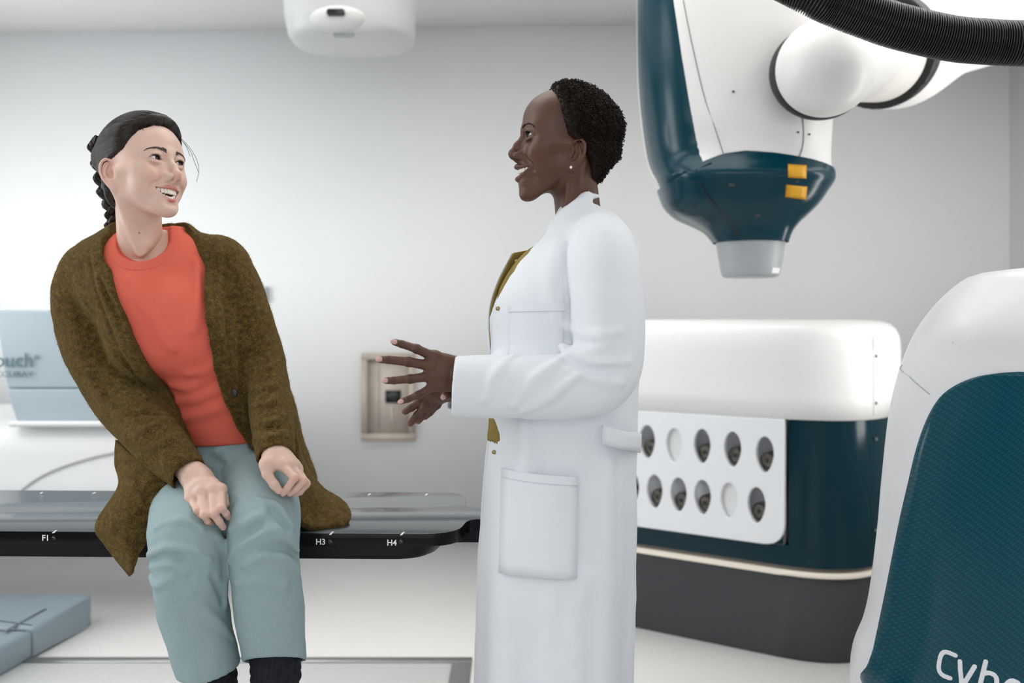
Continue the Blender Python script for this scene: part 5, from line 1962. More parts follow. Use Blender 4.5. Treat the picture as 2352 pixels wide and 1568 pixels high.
# ------------------------------------------------------------------ the seated woman
def make_woman():
    fp = dict(BASE_FACE)
    fp.update(skin=(0.66, 0.455, 0.37), flush=(0.68, 0.34, 0.28), flush_a=0.48, lip=(0.56, 0.19, 0.17), socket=(0.50, 0.31, 0.26),
              socket_a=0.30, ear_off=(-2, 1, -7), ear_k=1.14, brow=(0.05, 0.035, 0.03), low_teeth=-1.5, lip_lo_z=-84, lip_up_z=-64.5, mouth_w=33, corner_z=-60, tooth_h=11, tooth_w=6.2, chin=(77, 0, -107),
              brow_line=[(95, 9, 14, 4.0), (94, 18, 17.5, 4.0), (90, 30, 20, 3.3), (82, 42, 18, 2.2), (75, 49, 13.5, 0.9)])
    yaw, pitch, roll = 60, 10, -4
    R = basis(yaw, pitch, roll)
    o = P3(380, 371, 2.12) - R @ mm(79, 0, 0)
    Mh, F = head_model(fp)
    cut_eyes(Mh, fp)
    inv = lambda p: (np.asarray(p, F32) - o) @ R
    # neck in head space, towards the collar
    nb = inv(P3(324, 585, 2.22))
    Mh.add(cap(mm(-14, 0, -55), nb, 0.046, 0.049), 0.022)
    Mh.add(cap(mm(-20, 52, -40), inv(P3(335, 560, 2.165)), 0.011, 0.010), 0.020)       # neck muscles
    Mh.add(cap(mm(-8, -56, -40), inv(P3(322, 580, 2.155)), 0.011, 0.009), 0.020)
    Mh.add(ell(inv(P3(320, 640, 2.24)), (0.05, 0.045, 0.05)), 0.05)
    V, Q = Mh.mesh(mm(-115, -95, -260), mm(135, 100, 118), 0.0015)
    C = head_paint(V, fp, F)
    mole = cap(inv(P3(320, 535, 2.11)) + 0, inv(P3(320, 535, 2.22)), 0.0018)
    C = paint(V, C, mole, (0.2, 0.1, 0.08), 0.0015)
    head = (xf(V, R, o), Q, C)

    sk = np.asarray(fp['skin'], F32)
    knuckle = (0.68, 0.36, 0.30)

    def hand(wrist, fingers, thumb, nails, arm_to, **kw):
        M = hand_model(wrist, fingers, thumb, **kw)
        M.add(cap(wrist, arm_to, 0.0255, 0.029), 0.02)
        pts = [wrist, arm_to] + list(fingers) + ([thumb] if thumb is not None else [])
        lo, hi = bounds(*pts)
        V, Q = M.mesh(lo, hi, 0.0013)
        C = np.tile(sk, (len(V), 1))
        for fg in fingers:
            for j, a in ((0, .45), (1, .6), (2, .4), (3, .5)):
                C = paint(V, C, sph(fg[j], 0.009), knuckle, 0.009, a)
        for nf in nails:
            C = paint(V, C, nf, (0.72, 0.47, 0.42), 0.0015, 0.9)
        return V, Q, C

    # her right hand, laid over the right thigh
    D = 1.965
    fr = [[P3(507, 1124, 1.99), P3(509, 1166, D - .012), P3(519, 1179, D - .003), P3(526, 1192, D + .012)],
          [P3(488, 1124, 1.985), P3(491, 1179, D - .02), P3(504, 1198, D - .012), P3(516, 1215, D + .002)],
          [P3(462, 1128, 1.985), P3(469, 1182, D - .022), P3(477, 1196, D - .012), P3(487, 1203, D + .008)],
          [P3(438, 1144, 1.99), P3(453, 1171, D - .012), P3(460, 1182, D - .01), P3(470, 1190, D + .01)]]
    tr = [P3(470, 1098, 2.03), P3(499, 1120, 2.02), P3(513, 1140, 2.005), P3(521, 1165, 1.995)]
    rh = hand(P3(444, 1090, 2.03), fr, tr, [], P3(404, 1050, 2.075))
    # her left hand, loosely curled on the other thigh
    D2 = 2.0
    fl = [[P3(645, 1066, D2), P3(676, 1097, D2 - .016), P3(660, 1121, D2 - .016), P3(646, 1138, D2 - .012)],
          [P3(664, 1066, D2 + .012), P3(696, 1104, D2 + .0), P3(678, 1124, D2 - .004), P3(659, 1137, D2 - .004)],
          [P3(676, 1070, D2 + .028), P3(703, 1110, D2 + .018), P3(687, 1129, D2 + .012), P3(670, 1138, D2 + .012)],
          [P3(682, 1076, D2 + .046), P3(702, 1114, D2 + .036), P3(690, 1130, D2 + .03), P3(676, 1136, D2 + .03)]]
    tl = [P3(614, 1066, D2 - .004), P3(614, 1089, D2 - .014), P3(631, 1114, D2 - .02), P3(645, 1132, D2 - .02)]
    nl = [nail_f(fl[0][3], fl[0][2], (-0.2, -1, -0.5)), nail_f(tl[3], tl[2], (-0.7, -0.8, 0.1))]
    lh = hand(P3(634, 1046, 2.03), fl, tl, nl, P3(629, 1012, 2.075))

    # the body under the clothes, coarse
    B = Model()
    hipL, hipR = P3(560, 1085, 2.34), P3(440, 1085, 2.34)
    kneeR, kneeL = P3(430, 1262, 1.965), P3(606, 1238, 1.975)
    ankR, ankL = P3(489, 1660, 1.98), P3(636, 1612, 1.975)
    torso_rows = [   # z, x_lo, x_hi, y_lo, y_hi
        (0.785, -0.80, -0.50, 2.22, 2.50), (0.87, -0.80, -0.495, 2.19, 2.47), (0.97, -0.775, -0.515, 2.17, 2.43), (1.08, -0.785, -0.535, 2.16, 2.39),
        (1.18, -0.865, -0.575, 2.125, 2.37), (1.27, -0.945, -0.625, 2.115, 2.36), (1.345, -0.975, -0.645, 2.15, 2.345), (1.395, -0.93, -0.69, 2.17, 2.32), (1.43, -0.87, -0.74, 2.19, 2.29)]
    torso = loft(torso_rows)
    B.add(lambda P: torso(P) + 0.012, 0, 'u', None, None)
    for a, b, c in ((hipR, kneeR, ankR), (hipL, kneeL, ankL)):
        B.add(cap(a, b, 0.070, 0.040), 0.03)
        B.add(cap(b, c, 0.040, 0.034), 0.015)
    shR, shL = P3(205, 650, 2.25), P3(515, 615, 2.24)
    elR, elL = P3(272, 900, 2.22), P3(617, 830, 2.22)
    wrR, wrL = P3(440, 1085, 2.035), P3(632, 1044, 2.03)
    for a, b, c in ((shR, elR, wrR), (shL, elL, wrL)):
        B.add(cap(a, b, 0.046, 0.037), 0.02)
        B.add(cap(b, c, 0.036, 0.026), 0.01)
    lo, hi = A(-1.15, 1.8, 0.30), A(-0.3, 2.6, 1.5)
    V, Q = B.mesh(lo, hi, 0.008)
    body = (V, Q, np.tile(sk, (len(V), 1)))
    V, Q, C = join_np([head, rh, lh, body])
    skin = vcol_skin('fair_skin', 0.42, 0.22, (1.0, 0.35, 0.2))
    person = mesh_np('person', V, Q, skin, None, C)
    tag(person, 'seated person with a dark braid, olive cardigan, coral shirt and grey-green trousers', 'person')

    # eyes, brows, lashes, teeth
    white = mat('eye_white', (0.80, 0.77, 0.75), 0.12)
    iris = mat('brown_iris', (0.035, 0.018, 0.010), 0.12)
    pupil = mat('pupil', (0.004, 0.004, 0.004), 0.08)
    hairm = mat('dark_brown_hair', (0.020, 0.0135, 0.010), 0.42, spec=0.32)
    browm = mat('brow_hair', (0.10, 0.06, 0.042), 0.65)
    for s in (1, -1):
        eyeball('eyeball', s, (18, 2), R, o, [white, iris, pupil], person)
        v, q = brow_np(fp, s, R, o, 11 + s, Mh); mesh_np('eyebrow', v, q, browm, person)
        v, q = lash_np(fp, s, R, o); mesh_np('eyelashes', v, q, hairm, person)
    v, q = teeth_np(fp, R, o)
    mesh_np('teeth', v, q, mat('tooth', (0.84, 0.79, 0.70), 0.18), person)

    # hair: combed back from the hairline into a braid
    rng = np.random.RandomState(4)
    skull = head_model(fp, base_only=True)
    skull.add(ell(mm(-30, 0, -35), mm(44, 50, 52)), 0.02)
    line = [(-95, -55, 3), (-60, -38, 8), (-30, -32, 9), (-4, -31, 8), (8, -24, 6), (17, 8, 6), (24, 33, 6), (38, 49, 10), (55, 60, 15), (70, 69, 18), (80, 82, 19), (110, 120, 19)]
    hf = hair_cap(skull, line, 9, side_k=0.75)
    HM = Model(); HM.add(hf, 0, 'u', None, None)
    HM.add(ell(mm(-86, 0, 44), mm(30, 46, 34)), 0.025)                    # gathered at the back
    V, Q = HM.mesh(mm(-130, -100, -95), mm(110, 100, 135), 0.0018)
    hair = mesh_np('hair', xf(V, R, o), Q, hairm, person)
    near = V[:, 0] - np.interp(V[:, 2], np.array([r[0] for r in line]) * 0.001, np.array([r[1] for r in line]) * 0.001)
    w = np.where((HM(V) < 0.002) & (near < 0.003), np.where(near > -0.03, 4.0, 1.0), 0)
    st = V[rng.choice(len(V), 4300, p=w / w.sum())]
    HS = Model(); HS.add(hair_cap(skull, line, 9, side_k=0.75, hard=False), 0, 'u', None, None)
    HS.add(ell(mm(-86, 0, 44), mm(30, 46, 34)), 0.025)
    paths = flow_strands(HS, st, mm(-116, -6, 36), 16, 0.012, 0.0009, rng)
    rad = np.array([0.1] + [0.36] * 13 + [0.3, 0.2, 0.15], F32) * 0.001
    v, q = tubes_mesh([xf(p, R, o) for p in paths], [rad * rng.uniform(0.6, 1.3) for _ in paths], 4)
    mesh_np('hair_strands', v, q, hairm, hair)
    # braid hanging behind the neck
    cl = spline([PR(226, 318, 2.215, .019), PR(234, 365, 2.225, .020), PR(241, 412, 2.23, .019), PR(250, 452, 2.232, .017), PR(258, 486, 2.235, .014), PR(255, 515, 2.24, .011), PR(240, 538, 2.24, .007)], 14)
    t = np.linspace(0, 1, len(cl))
    paths, rad = [], []
    ex, ey = A(0.85, -0.5, 0.1), A(0.5, 0.85, 0)
    for k in range(3):
        ph = t * 2 * math.pi * 2.6 + k * 2 * math.pi / 3
        wv = cl[:, 3]
        ctr = cl[:, :3] + ex * (np.sin(ph) * wv * 0.72)[:, None] + ey * (np.sin(2 * ph) * wv * 0.42)[:, None]
        paths.append(ctr); rad.append(wv * 0.62)
        for _ in range(34):
            a = rng.uniform(0, 6.28); b = rng.uniform(0.5, 0.72); w2 = rng.uniform(-2, 2)
            off = ex * np.cos(a + w2 * t)[:, None] + ey * np.sin(a + w2 * t)[:, None]
            paths.append(ctr + off * (wv * b)[:, None]); rad.append(np.full(len(cl), 0.0009) * (1 - 0.5 * t))
    v, q = tubes_mesh(paths, rad, 5)
    mesh_np('braid', v, q, hairm, person)
    # wisps loosened at the far temple
    hl = lambda rows: xf(spline(np.array(rows, F32) * 0.001, 6), R, o)
    paths = [hl([(40, 48, 82), (66, 52, 72), (84, 62, 48), (95, 71, 20), (98, 74, -8), (92, 71, -34)]),
             hl([(44, 50, 80), (68, 56, 66), (84, 66, 38), (90, 70, 14), (95, 75, -12)]),
             hl([(46, 46, 82), (70, 50, 68), (82, 58, 46), (86, 63, 24)])]
    v, q = tubes_mesh(paths, [np.full(len(p), 0.00045) for p in paths], 4)
    mesh_np('loose_hair', v, q, hairm, person)

    # coral shirt
    coral = vary('coral_jersey', (0.66, 0.125, 0.082), (0.70, 0.14, 0.095), 14, 0.85, bstr=0.1, bdist=0.0006, spec=0.2)
    n2 = noise_node(coral, 900, 2); bump(coral, n2.outputs[0], 0.15, 0.0005)
    def shirt_outer(P):
        d = torso(P) - 0.006
        return d
    S = Model(); S.add(shirt_outer, 0, 'u', None, None)
    S.add(cap(P3(200, 665, 2.25), P3(236, 740, 2.24), 0.058, 0.06), 0.03)
    S.add(cap(P3(510, 615, 2.24), P3(545, 690, 2.23), 0.046, 0.048), 0.03)
    bust = Model()
    bust.add(torso)
    bust.add(ell(P3(330, 790, 2.170), (0.052, 0.045, 0.055)), 0.07); bust.add(ell(P3(440, 770, 2.170), (0.052, 0.045, 0.055)), 0.07)
    S.add(lambda P: bust(P) - 0.006, 0.01)
    # folds across the waist and from the shoulders
    folds(S, [[(395, 925, 2.14, .003), (450, 915, 2.13, .006), (525, 880, 2.15, .004)], [(405, 965, 2.14, .003), (470, 950, 2.13, .006), (535, 920, 2.15, .004)],
              [(385, 885, 2.14, .003), (430, 890, 2.13, .005), (505, 850, 2.15, .004)], [(300, 640, 2.13, .002), (345, 720, 2.1, .004), (395, 800, 2.1, .003)],
              [(435, 600, 2.13, .002), (445, 690, 2.11, .004), (440, 760, 2.1, .003)], [(420, 860, 2.1, .002), (465, 850, 2.1, .005), (500, 815, 2.1, .003)]], 0.02)
    S.disp(lambda P, d: d + 0.0016 * fbm(P, 7, 3))
    # neck opening, hem
    ncen = P3(318, 540, 2.18)
    neck_hole = cap(P3(320, 450, 2.22), P3(321, 533, 2.155), 0.064)
    S.sub(neck_hole, 0.004)
    S.sub(lambda P: (P[:, 2] - 1.402 - 0.10 * np.abs(P[:, 0] + 0.815)), 0.003) if False else None
    S.cut(lambda P: 0.955 + 0.055 * (P[:, 0] + 0.66) - P[:, 2], 0.004)
    V, Q = S.mesh(A(-1.06, 2.05, 0.93), A(-0.53, 2.48, 1.47), 0.003)
    shirt = mesh_np('shirt', V, Q, coral, person)
    # ribbed collar, a band round the neck opening
    Mr = Model()
    Mr.add(lambda P: bust(P) - 0.0092, 0, 'u', None, None)
    Mr.cut(lambda P: np.abs(neck_hole(P) - 0.0115) - 0.0115, 0.004)
    Mr.cut(lambda P: 0.002 - bust(P), 0.001)
    v, q = Mr.mesh(A(-1.0, 2.02, 1.30), A(-0.66, 2.36, 1.50), 0.0018)
    mesh_np('collar', v, q, coral, shirt)

    # trousers
    tm = mat('grey_green_cotton', (0.105, 0.158, 0.170), 0.75, spec=0.3)
    n1 = noise_node(tm, 900, 3, 0.6, (1, 1, 0.4))
    r1 = ramp(tm, n1.outputs[0], [(0.25, (0.235, 0.325, 0.338)), (0.75, (0.325, 0.422, 0.432))])
    lk(tm, r1.outputs[0], bsdf(tm).inputs['Base Color'])
    bump(tm, n1.outputs[0], 0.12, 0.0003)
    T = Model()
    T.add(loft([(0.783, -0.81, -0.49, 2.19, 2.50), (0.86, -0.815, -0.485, 2.16, 2.48), (0.92, -0.785, -0.515, 2.168, 2.45), (0.99, -0.765, -0.53, 2.172, 2.42)]))
    T.add(tube([PR(452, 1085, 2.33, .088), PR(440, 1150, 2.16, .086), PR(430, 1222, 2.01, .076), PR(434, 1300, 1.975, .071), PR(444, 1400, 1.985, .068), PR(470, 1500, 1.99, .064), PR(487, 1566, 1.99, .0605)], 6), 0.02)
    T.add(tube([PR(548, 1085, 2.33, .088), PR(590, 1130, 2.17, .084), PR(604, 1200, 2.02, .074), PR(608, 1285, 1.985, .068), PR(618, 1400, 1.985, .0685), PR(628, 1480, 1.985, .0635), PR(632, 1532, 1.985, .0605)], 6), 0.006)
    rid = lambda rows, k=0.010: folds(T, [rows], k, amp=1.35)
    gro = lambda rows, k=0.012: folds(T, [rows], k, True, amp=1.35)
    # knee folds, her left leg
    rid([(535, 1212, 1.965, .006), (575, 1196, 1.945, .009), (604, 1180, 1.95, .007), (600, 1150, 1.985, .004)])
    rid([(530, 1285, 1.955, .004), (560, 1250, 1.925, .008), (600, 1228, 1.905, .009), (640, 1236, 1.915, .008), (672, 1275, 1.94, .005)])
    rid([(565, 1300, 1.925, .004), (600, 1282, 1.908, .007), (640, 1290, 1.912, .006), (676, 1320, 1.94, .004)])
    gro([(548, 1240, 1.935, .002), (588, 1215, 1.915, .005), (600, 1205, 1.93, .002)])
    gro([(600, 1262, 1.903, .003), (640, 1266, 1.904, .005), (672, 1300, 1.925, .003)])
    rid([(600, 1140, 2.0, .003), (634, 1168, 1.955, .006), (660, 1215, 1.945, .006), (690, 1240, 1.96, .003)])
    gro([(620, 1175, 1.945, .002), (652, 1222, 1.918, .004), (680, 1245, 1.93, .002)])
    rid([(545, 1340, 1.935, .003), (590, 1335, 1.917, .005), (650, 1350, 1.92, .005), (690, 1345, 1.94, .003)])
    # her right leg
    rid([(352, 1270, 1.96, .005), (385, 1262, 1.925, .008), (430, 1268, 1.9, .006), (470, 1290, 1.912, .004)])
    rid([(356, 1298, 1.96, .004), (395, 1288, 1.922, .007), (425, 1315, 1.908, .005)])
    gro([(350, 1284, 1.945, .002), (385, 1275, 1.915, .005), (415, 1285, 1.90, .002)])
    rid([(350, 1325, 1.955, .006), (368, 1340, 1.935, .006), (400, 1325, 1.918, .003)])
    rid([(470, 1215, 1.955, .003), (495, 1262, 1.93, .006), (510, 1330, 1.935, .005), (505, 1400, 1.94, .003)])
    rid([(440, 1360, 1.918, .003), (480, 1420, 1.925, .006), (520, 1480, 1.94, .003)])
    gro([(480, 1330, 1.912, .002), (500, 1390, 1.922, .005), (515, 1450, 1.935, .002)])
    rid([(380, 1200, 2.0, .003), (425, 1190, 1.965, .005), (470, 1205, 1.965, .003)])
    rid([(430, 1085, 2.17, .003), (500, 1040, 2.16, .006), (560, 1010, 2.16, .004)], 0.02)
    rid([(470, 1110, 2.14, .003), (520, 1060, 2.14, .006), (560, 1040, 2.16, .004)], 0.02)
    T.disp(lambda P, d: d + 0.0018 * fbm(P, 9, 5) + 0.0008 * fbm(P, 22, 6))
    for top, a, r in ((P3(487, 1566, 1.99), P3(476, 1520, 1.99), 0.0565), (P3(632, 1532, 1.985), P3(630, 1485, 1.985), 0.0565)):
        T.sub(cap(a + (top - a) * 0.4, top + (top - a) * 3, r), 0.002)
    axR, axL = P3(487, 1566, 1.99) - P3(470, 1500, 1.99), P3(632, 1532, 1.985) - P3(628, 1480, 1.985)
    # hems are level cuts
    T.cut(lambda P: np.where(P[:, 0] < at(556, 1500, 1.985).x, (P - P3(487, 1566, 1.93)) @ A(0.14, 0.12, -0.97), (P - P3(630, 1508, 1.925)) @ A(0.05, -0.42, -0.9)).astype(F32) , 0.002)
    V, Q = T.mesh(A(-0.86, 1.83, 0.50), A(-0.40, 2.56, 1.03), 0.0032)
    trousers = mesh_np('trousers', V, Q, tm, person)

    # socks and shoes
    sockm = vary('black_rib_knit', (0.010, 0.011, 0.014), (0.022, 0.024, 0.03), 300, 0.9, stretch=(1, 1, 0.1), bstr=0.5, bdist=0.001, spec=0.2)
    shoem = mat('black_leather', (0.012, 0.012, 0.013), 0.4)
    for a0, a1 in ((P3(486, 1540, 1.99), ankR), (P3(632, 1500, 1.985), ankL)):
        K = Model()
        d = a1 - a0
        K.add(cap(a0, a0 + d * 0.9, 0.047, 0.043))
        for q in (0.12, 0.30, 0.48):
            cc = a0 + d * q
            K.add(tube([[*(cc + A(math.cos(t) * 0.046, math.sin(t) * 0.046, 0.008 * math.sin(t))), 0.005] for t in np.linspace(0, 2 * math.pi, 12)], 2), 0.008)
        toe = a1 + A(0.0, -0.14, -0.06)
        K.add(cap(a1, a1 + A(0, -0.05, -0.05), 0.042, 0.036), 0.02)
        lo, hi = bounds(a0, a1, toe, pad=0.06)
        v, q = K.mesh(lo, hi, 0.004)
        mesh_np('sock', v, q, sockm, person)
        H = Model()
        H.add(cap(a1 + A(0, 0.03, -0.065), toe, 0.036, 0.032)); H.add(cap(a1 + A(0, 0.02, -0.03), a1 + A(0, 0.0, -0.05), 0.045), 0.02)
        H.cut(plane(a1 + A(0, 0, -0.095), (0, 0, -1)), 0.004)
        v, q = H.mesh(lo - 0.03, hi + 0.03, 0.005)
        mesh_np('shoe', v, q, shoem, person)
    make_cardigan(person, bust)
    return person


def make_cardigan(person, torso):
    m = mat('olive_mohair_knit', (0.10, 0.07, 0.02), 0.95, spec=0.1)
    n1 = noise_node(m, 620, 4, 0.8)
    n2 = noise_node(m, 95, 3, 0.65)
    mx = nd(m, 'ShaderNodeMath', operation='MULTIPLY_ADD')
    lk(m, n2.outputs[0], mx.inputs[0]); mx.inputs[1].default_value = 0.35
    lk(m, n1.outputs[0], mx.inputs[2])
    r = ramp(m, mx.outputs[0], [(0.48, (0.016, 0.009, 0.004)), (0.66, (0.070, 0.042, 0.013)), (0.86, (0.26, 0.170, 0.050))])
    lk(m, r.outputs[0], bsdf(m).inputs['Base Color'])
    bump(m, n1.outputs[0], 0.9, 0.0025)
    bsdf(m).inputs['Sheen Weight'].default_value = 0.25
    bsdf(m).inputs['Sheen Tint'].default_value = (0.8, 0.62, 0.25, 1)
    bsdf(m).inputs['Sheen Roughness'].default_value = 0.4
    K = Model()
    out = lambda P: torso(P) - 0.021
    K.add(out, 0, 'u', None, None)
    # skirt of the cardigan, spreading round the hips
    K.add(loft([(0.79, -0.86, -0.47, 2.20, 2.56), (0.86, -0.845, -0.465, 2.17, 2.53), (0.95, -0.82, -0.49, 2.155, 2.47), (1.06, -0.81, -0.515, 2.14, 2.42)]), 0.02)
    # hollow it: body side and sleeve openings
    # front opening between the two edges, and the neckline
    eR = np.array([(P3(*q)[2], P3(*q)[0]) for q in ((225, 520, 2.16), (233, 565, 2.14), (256, 645, 2.115), (300, 755, 2.10), (358, 880, 2.12), (408, 985, 2.12), (440, 1060, 2.12), (470, 1130, 2.12))], F32)
    eL = np.array([(P3(*q)[2], P3(*q)[0]) for q in ((408, 505, 2.18), (446, 545, 2.15), (456, 600, 2.125), (462, 700, 2.10), (480, 800, 2.10), (497, 890, 2.12), (533, 985, 2.12), (590, 1080, 2.12), (600, 1130, 2.12))], F32)
    def gap(P):
        z = P[:, 2]
        l = np.interp(z, eR[::-1, 0], eR[::-1, 1]).astype(F32); rr = np.interp(z, eL[::-1, 0], eL[::-1, 1]).astype(F32)
        return np.maximum(np.maximum(l - P[:, 0], P[:, 0] - rr) * 0.85, P[:, 1] - 2.235)
    def band(P, d):
        z = P[:, 2]
        l = np.interp(z, eR[::-1, 0], eR[::-1, 1]).astype(F32); rr = np.interp(z, eL[::-1, 0], eL[::-1, 1]).astype(F32)
        e = np.maximum(l - P[:, 0], P[:, 0] - rr) * 0.85
        fr = np.clip((2.235 - P[:, 1]) / 0.02, 0, 1)
        up = np.clip((0.033 - e) / 0.003, 0, 1)
        return (d - fr * (0.0030 * up - 0.0035 * np.exp(-((e - 0.036) / 0.003) ** 2))).astype(F32)
    K.disp(band)
    K.sub(gap, 0.004)
    K.sub(cap(P3(318, 480, 2.19), P3(318, 575, 2.19), 0.078, 0.074), 0.004)
    K.sub(lambda P: np.maximum(P[:, 2] - 1.075 + 0 * P[:, 0], np.maximum(P[:, 1] - 2.30, np.maximum(at(395, 900, 2.12).x - P[:, 0], P[:, 0] - at(560, 900, 2.12).x))).astype(F32), 0.01) if False else None
    # thighs push the hem open
    K.sub(cap(P3(452, 1100, 2.40), P3(440, 1160, 2.10), 0.092, 0.09), 0.004)
    K.sub(cap(P3(548, 1100, 2.40), P3(592, 1140, 2.10), 0.092, 0.088), 0.004)
    K.cut(lambda P: 0.795 - P[:, 2], 0.003)
    # sleeves
    slR = tube([PR(232, 628, 2.25, .062), PR(195, 676, 2.25, .070), PR(214, 790, 2.235, .068), PR(276, 905, 2.205, .066), PR(352, 1000, 2.11, .057), PR(408, 1062, 2.055, .045), PR(430, 1086, 2.038, .040)], 6)
    slL = tube([PR(496, 598, 2.24, .052), PR(524, 626, 2.24, .058), PR(560, 715, 2.225, .057), PR(603, 830, 2.21, .050), PR(622, 930, 2.14, .047), PR(628, 1010, 2.07, .043), PR(633, 1046, 2.035, .040)], 6)
    K.add(slR, 0.02); K.add(slL, 0.02)
    K.add(cap(P3(262, 575, 2.25), P3(215, 620, 2.25), 0.052, 0.06), 0.04)
    K.add(cap(P3(440, 574, 2.25), P3(505, 600, 2.25), 0.042, 0.050), 0.03)
    rid = lambda rows, k=0.010: folds(K, [rows], k)
    gro = lambda rows, k=0.012: folds(K, [rows], k, True)
    # sleeve folds: rolls stacked above the left cuff, soft creases at the elbows
    for (x0, y0, x1, y1, d0, rr) in ((590, 1010, 662, 990, 2.045, .009), (590, 974, 657, 954, 2.07, .008), (582, 935, 650, 910, 2.09, .007), (580, 895, 646, 874, 2.115, .006), (582, 850, 640, 832, 2.14, .006)):
        rid([(x0, y0, d0 + .02, rr * .5), ((x0 + x1) / 2, (y0 + y1) / 2 + 6, d0 - .018, rr), (x1, y1, d0 + .025, rr * .5)], 0.01)
    gro([(540, 640, 2.17, .002), (545, 740, 2.15, .006), (556, 850, 2.15, .006), (572, 950, 2.13, .004)])
    gro([(505, 590, 2.16, .002), (512, 690, 2.14, .005), (530, 800, 2.14, .004)])
    for rows in ([(245, 760, 2.17, .003), (300, 840, 2.15, .006), (370, 930, 2.13, .004)], [(225, 830, 2.17, .003), (280, 880, 2.145, .006), (345, 915, 2.13, .004)],
                 [(215, 880, 2.17, .003), (262, 930, 2.13, .007), (330, 960, 2.11, .004)], [(300, 1010, 2.10, .004), (345, 985, 2.06, .006), (390, 965, 2.08, .003)],
                 [(330, 1050, 2.07, .004), (370, 1020, 2.02, .006), (410, 1000, 2.05, .003)]):
        rid(rows)
    gro([(222, 700, 2.19, .002), (280, 800, 2.155, .006), (345, 890, 2.14, .006), (395, 950, 2.12, .003)])
    gro([(250, 640, 2.17, .002), (300, 740, 2.14, .005), (360, 850, 2.13, .005)])
    gro([(250, 905, 2.15, .002), (300, 945, 2.11, .005), (365, 950, 2.09, .003)])
    K.disp(lambda P, d: d + 0.0028 * fbm(P, 6, 8) + 0.0012 * fbm(P, 17, 9))
    for a, b in ((P3(405, 1060, 2.06), P3(446, 1104, 2.02)), (P3(630, 1010, 2.06), P3(637, 1078, 2.015))):
        K.sub(cap(a, b, 0.031, 0.036), 0.002)
    cR, cL = P3(436, 1092, 2.035), P3(634, 1052, 2.032)
    dR, dL = P3(436, 1092, 2.035) - P3(408, 1062, 2.055), P3(634, 1052, 2.032) - P3(628, 1010, 2.07)
    # stop at the cuffs
    for c, d in ((cR, dR), (cL, dL)):
        n = d / np.linalg.norm(d)
        def f(P, c=c, n=n):
            return np.maximum(-((P - c) @ n), np.linalg.norm(P - c, axis=1) - 0.075).astype(F32)
        K.sub(f, 0.003)
    V1, Q1 = K.mesh(A(-1.11, 1.95, 0.77), A(-0.42, 2.60, 1.48), 0.0036)
    # right tail falling over the table edge
    g = lambda rows: [[P3(*c) for c in r] for r in rows]
    tail1 = grid_sheet(g([[(268, 1010, 2.18), (300, 1040, 2.10), (345, 1062, 2.065), (395, 1085, 2.06), (425, 1100, 2.09)],
                          [(266, 1065, 2.14), (300, 1085, 2.085), (340, 1105, 2.06), (375, 1125, 2.06), (398, 1135, 2.08)],
                          [(272, 1118, 2.10), (298, 1130, 2.06), (322, 1150, 2.045), (348, 1160, 2.05), (362, 1168, 2.06)],
                          [(222, 1204, 2.075), (262, 1195, 2.04), (298, 1200, 2.03), (326, 1206, 2.035), (340, 1210, 2.045)],
                          [(244, 1252, 2.07), (270, 1245, 2.045), (296, 1246, 2.035), (315, 1240, 2.04), (334, 1248, 2.05)],
                          [(300, 1322, 2.065), (304, 1316, 2.05), (308, 1306, 2.045), (311, 1290, 2.045), (316, 1268, 2.05)]]), 8, 8, 0.007)
    # left tail spread on the table top
    tail2 = grid_sheet(g([[(664, 985, 2.16), (678, 1020, 2.15), (676, 1060, 2.13), (668, 1100, 2.115), (664, 1130, 2.11)],
                          [(672, 1030, 2.24), (694, 1062, 2.20), (700, 1100, 2.165), (690, 1140, 2.14), (682, 1172, 2.12)],
                          [(690, 1070, 2.28), (718, 1102, 2.24), (724, 1140, 2.19), (706, 1172, 2.155), (690, 1202, 2.12)],
                          [(716, 1112, 2.32), (746, 1130, 2.28), (752, 1160, 2.22), (736, 1190, 2.17), (712, 1214, 2.125)],
                          [(748, 1140, 2.34), (778, 1150, 2.30), (788, 1176, 2.235), (778, 1198, 2.18), (748, 1212, 2.145)],
                          [(770, 1152, 2.34), (790, 1160, 2.31), (803, 1184, 2.24), (801, 1200, 2.195), (782, 1204, 2.165)]]), 8, 8, 0.014)
    W1 = tail1[0] + (fbm(tail1[0], 14, 2) * 0.004)[:, None] * A(0.2, -1, 0.1)
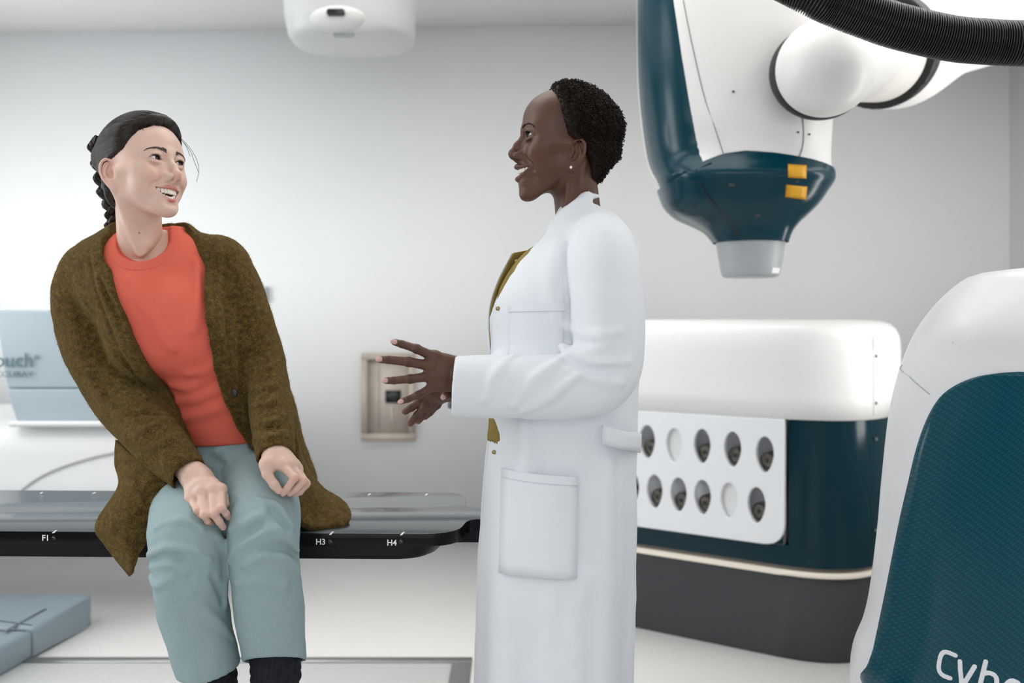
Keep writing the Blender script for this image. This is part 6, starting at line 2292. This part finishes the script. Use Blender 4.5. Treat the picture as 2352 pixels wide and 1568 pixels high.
    W2 = tail2[0] + (fbm(tail2[0], 16, 4) * 0.005)[:, None] * A(0, -0.6, 0.6)
    V, Q, _ = join_np([(V1, Q1), (W1, tail1[1]), (W2, tail2[1])])
    card = mesh_np('cardigan', V, Q, m, person)
    # one dark button, and the fine mohair standing off the knit
    btn = mat('dark_horn_button', (0.012, 0.008, 0.006), 0.35)
    c = snap(K, np.array([at(524, 906, 2.10)], F32), A(0, -1, 0), 0.1, 60)[0]
    bm = bmesh.new()
    bmesh.ops.create_uvsphere(bm, u_segments=20, v_segments=10, radius=0.0095, matrix=Matrix.Translation(Vector(c) + Vector((0, -0.001, 0))) @ Matrix.Diagonal((0.85, 0.3, 1.1, 1)))
    b = from_bm('button', bm, btn, card)
    b['label'] = 'dark round button'
    rng = np.random.RandomState(12)
    fz = mat('golden_mohair', (0.13, 0.088, 0.026), 0.9, spec=0.1)
    idx = rng.choice(len(V), 15000)
    N = np.zeros_like(V)
    fn = np.cross(V[Q[:, 2]] - V[Q[:, 0]], V[Q[:, 3]] - V[Q[:, 1]])
    for a in range(4):
        for ax in range(3):
            N[:, ax] += np.bincount(Q[:, a], fn[:, ax], len(V)).astype(F32)
    N /= np.linalg.norm(N, axis=1, keepdims=True) + 1e-12
    P, n = V[idx], N[idx]
    tg = np.cross(n, rng.normal(size=n.shape)); tg /= np.linalg.norm(tg, axis=1, keepdims=True) + 1e-9
    L = rng.uniform(0.004, 0.009, len(P))[:, None]
    p1 = P + n * L * 0.35 + tg * L * 0.4; p2 = p1 + n * L * 0.12 + tg * L * 0.45
    v, q = tubes_mesh(list(np.stack([P - n * 0.0005, p1, p2], 1)), [np.array([0.00016, 0.00013, 0.00005], F32)] * len(P), 3)
    f = mesh_np('mohair_fuzz', v, q, fz, card)
    f['kind'] = 'stuff'

# ------------------------------------------------------------------ build it all: large things first
make_room()
make_cabinet()
make_pedestal()
make_treatment_head()
make_couch()
make_couch_robot()
make_ceiling_camera()
make_hose()
make_doctor()
make_woman()
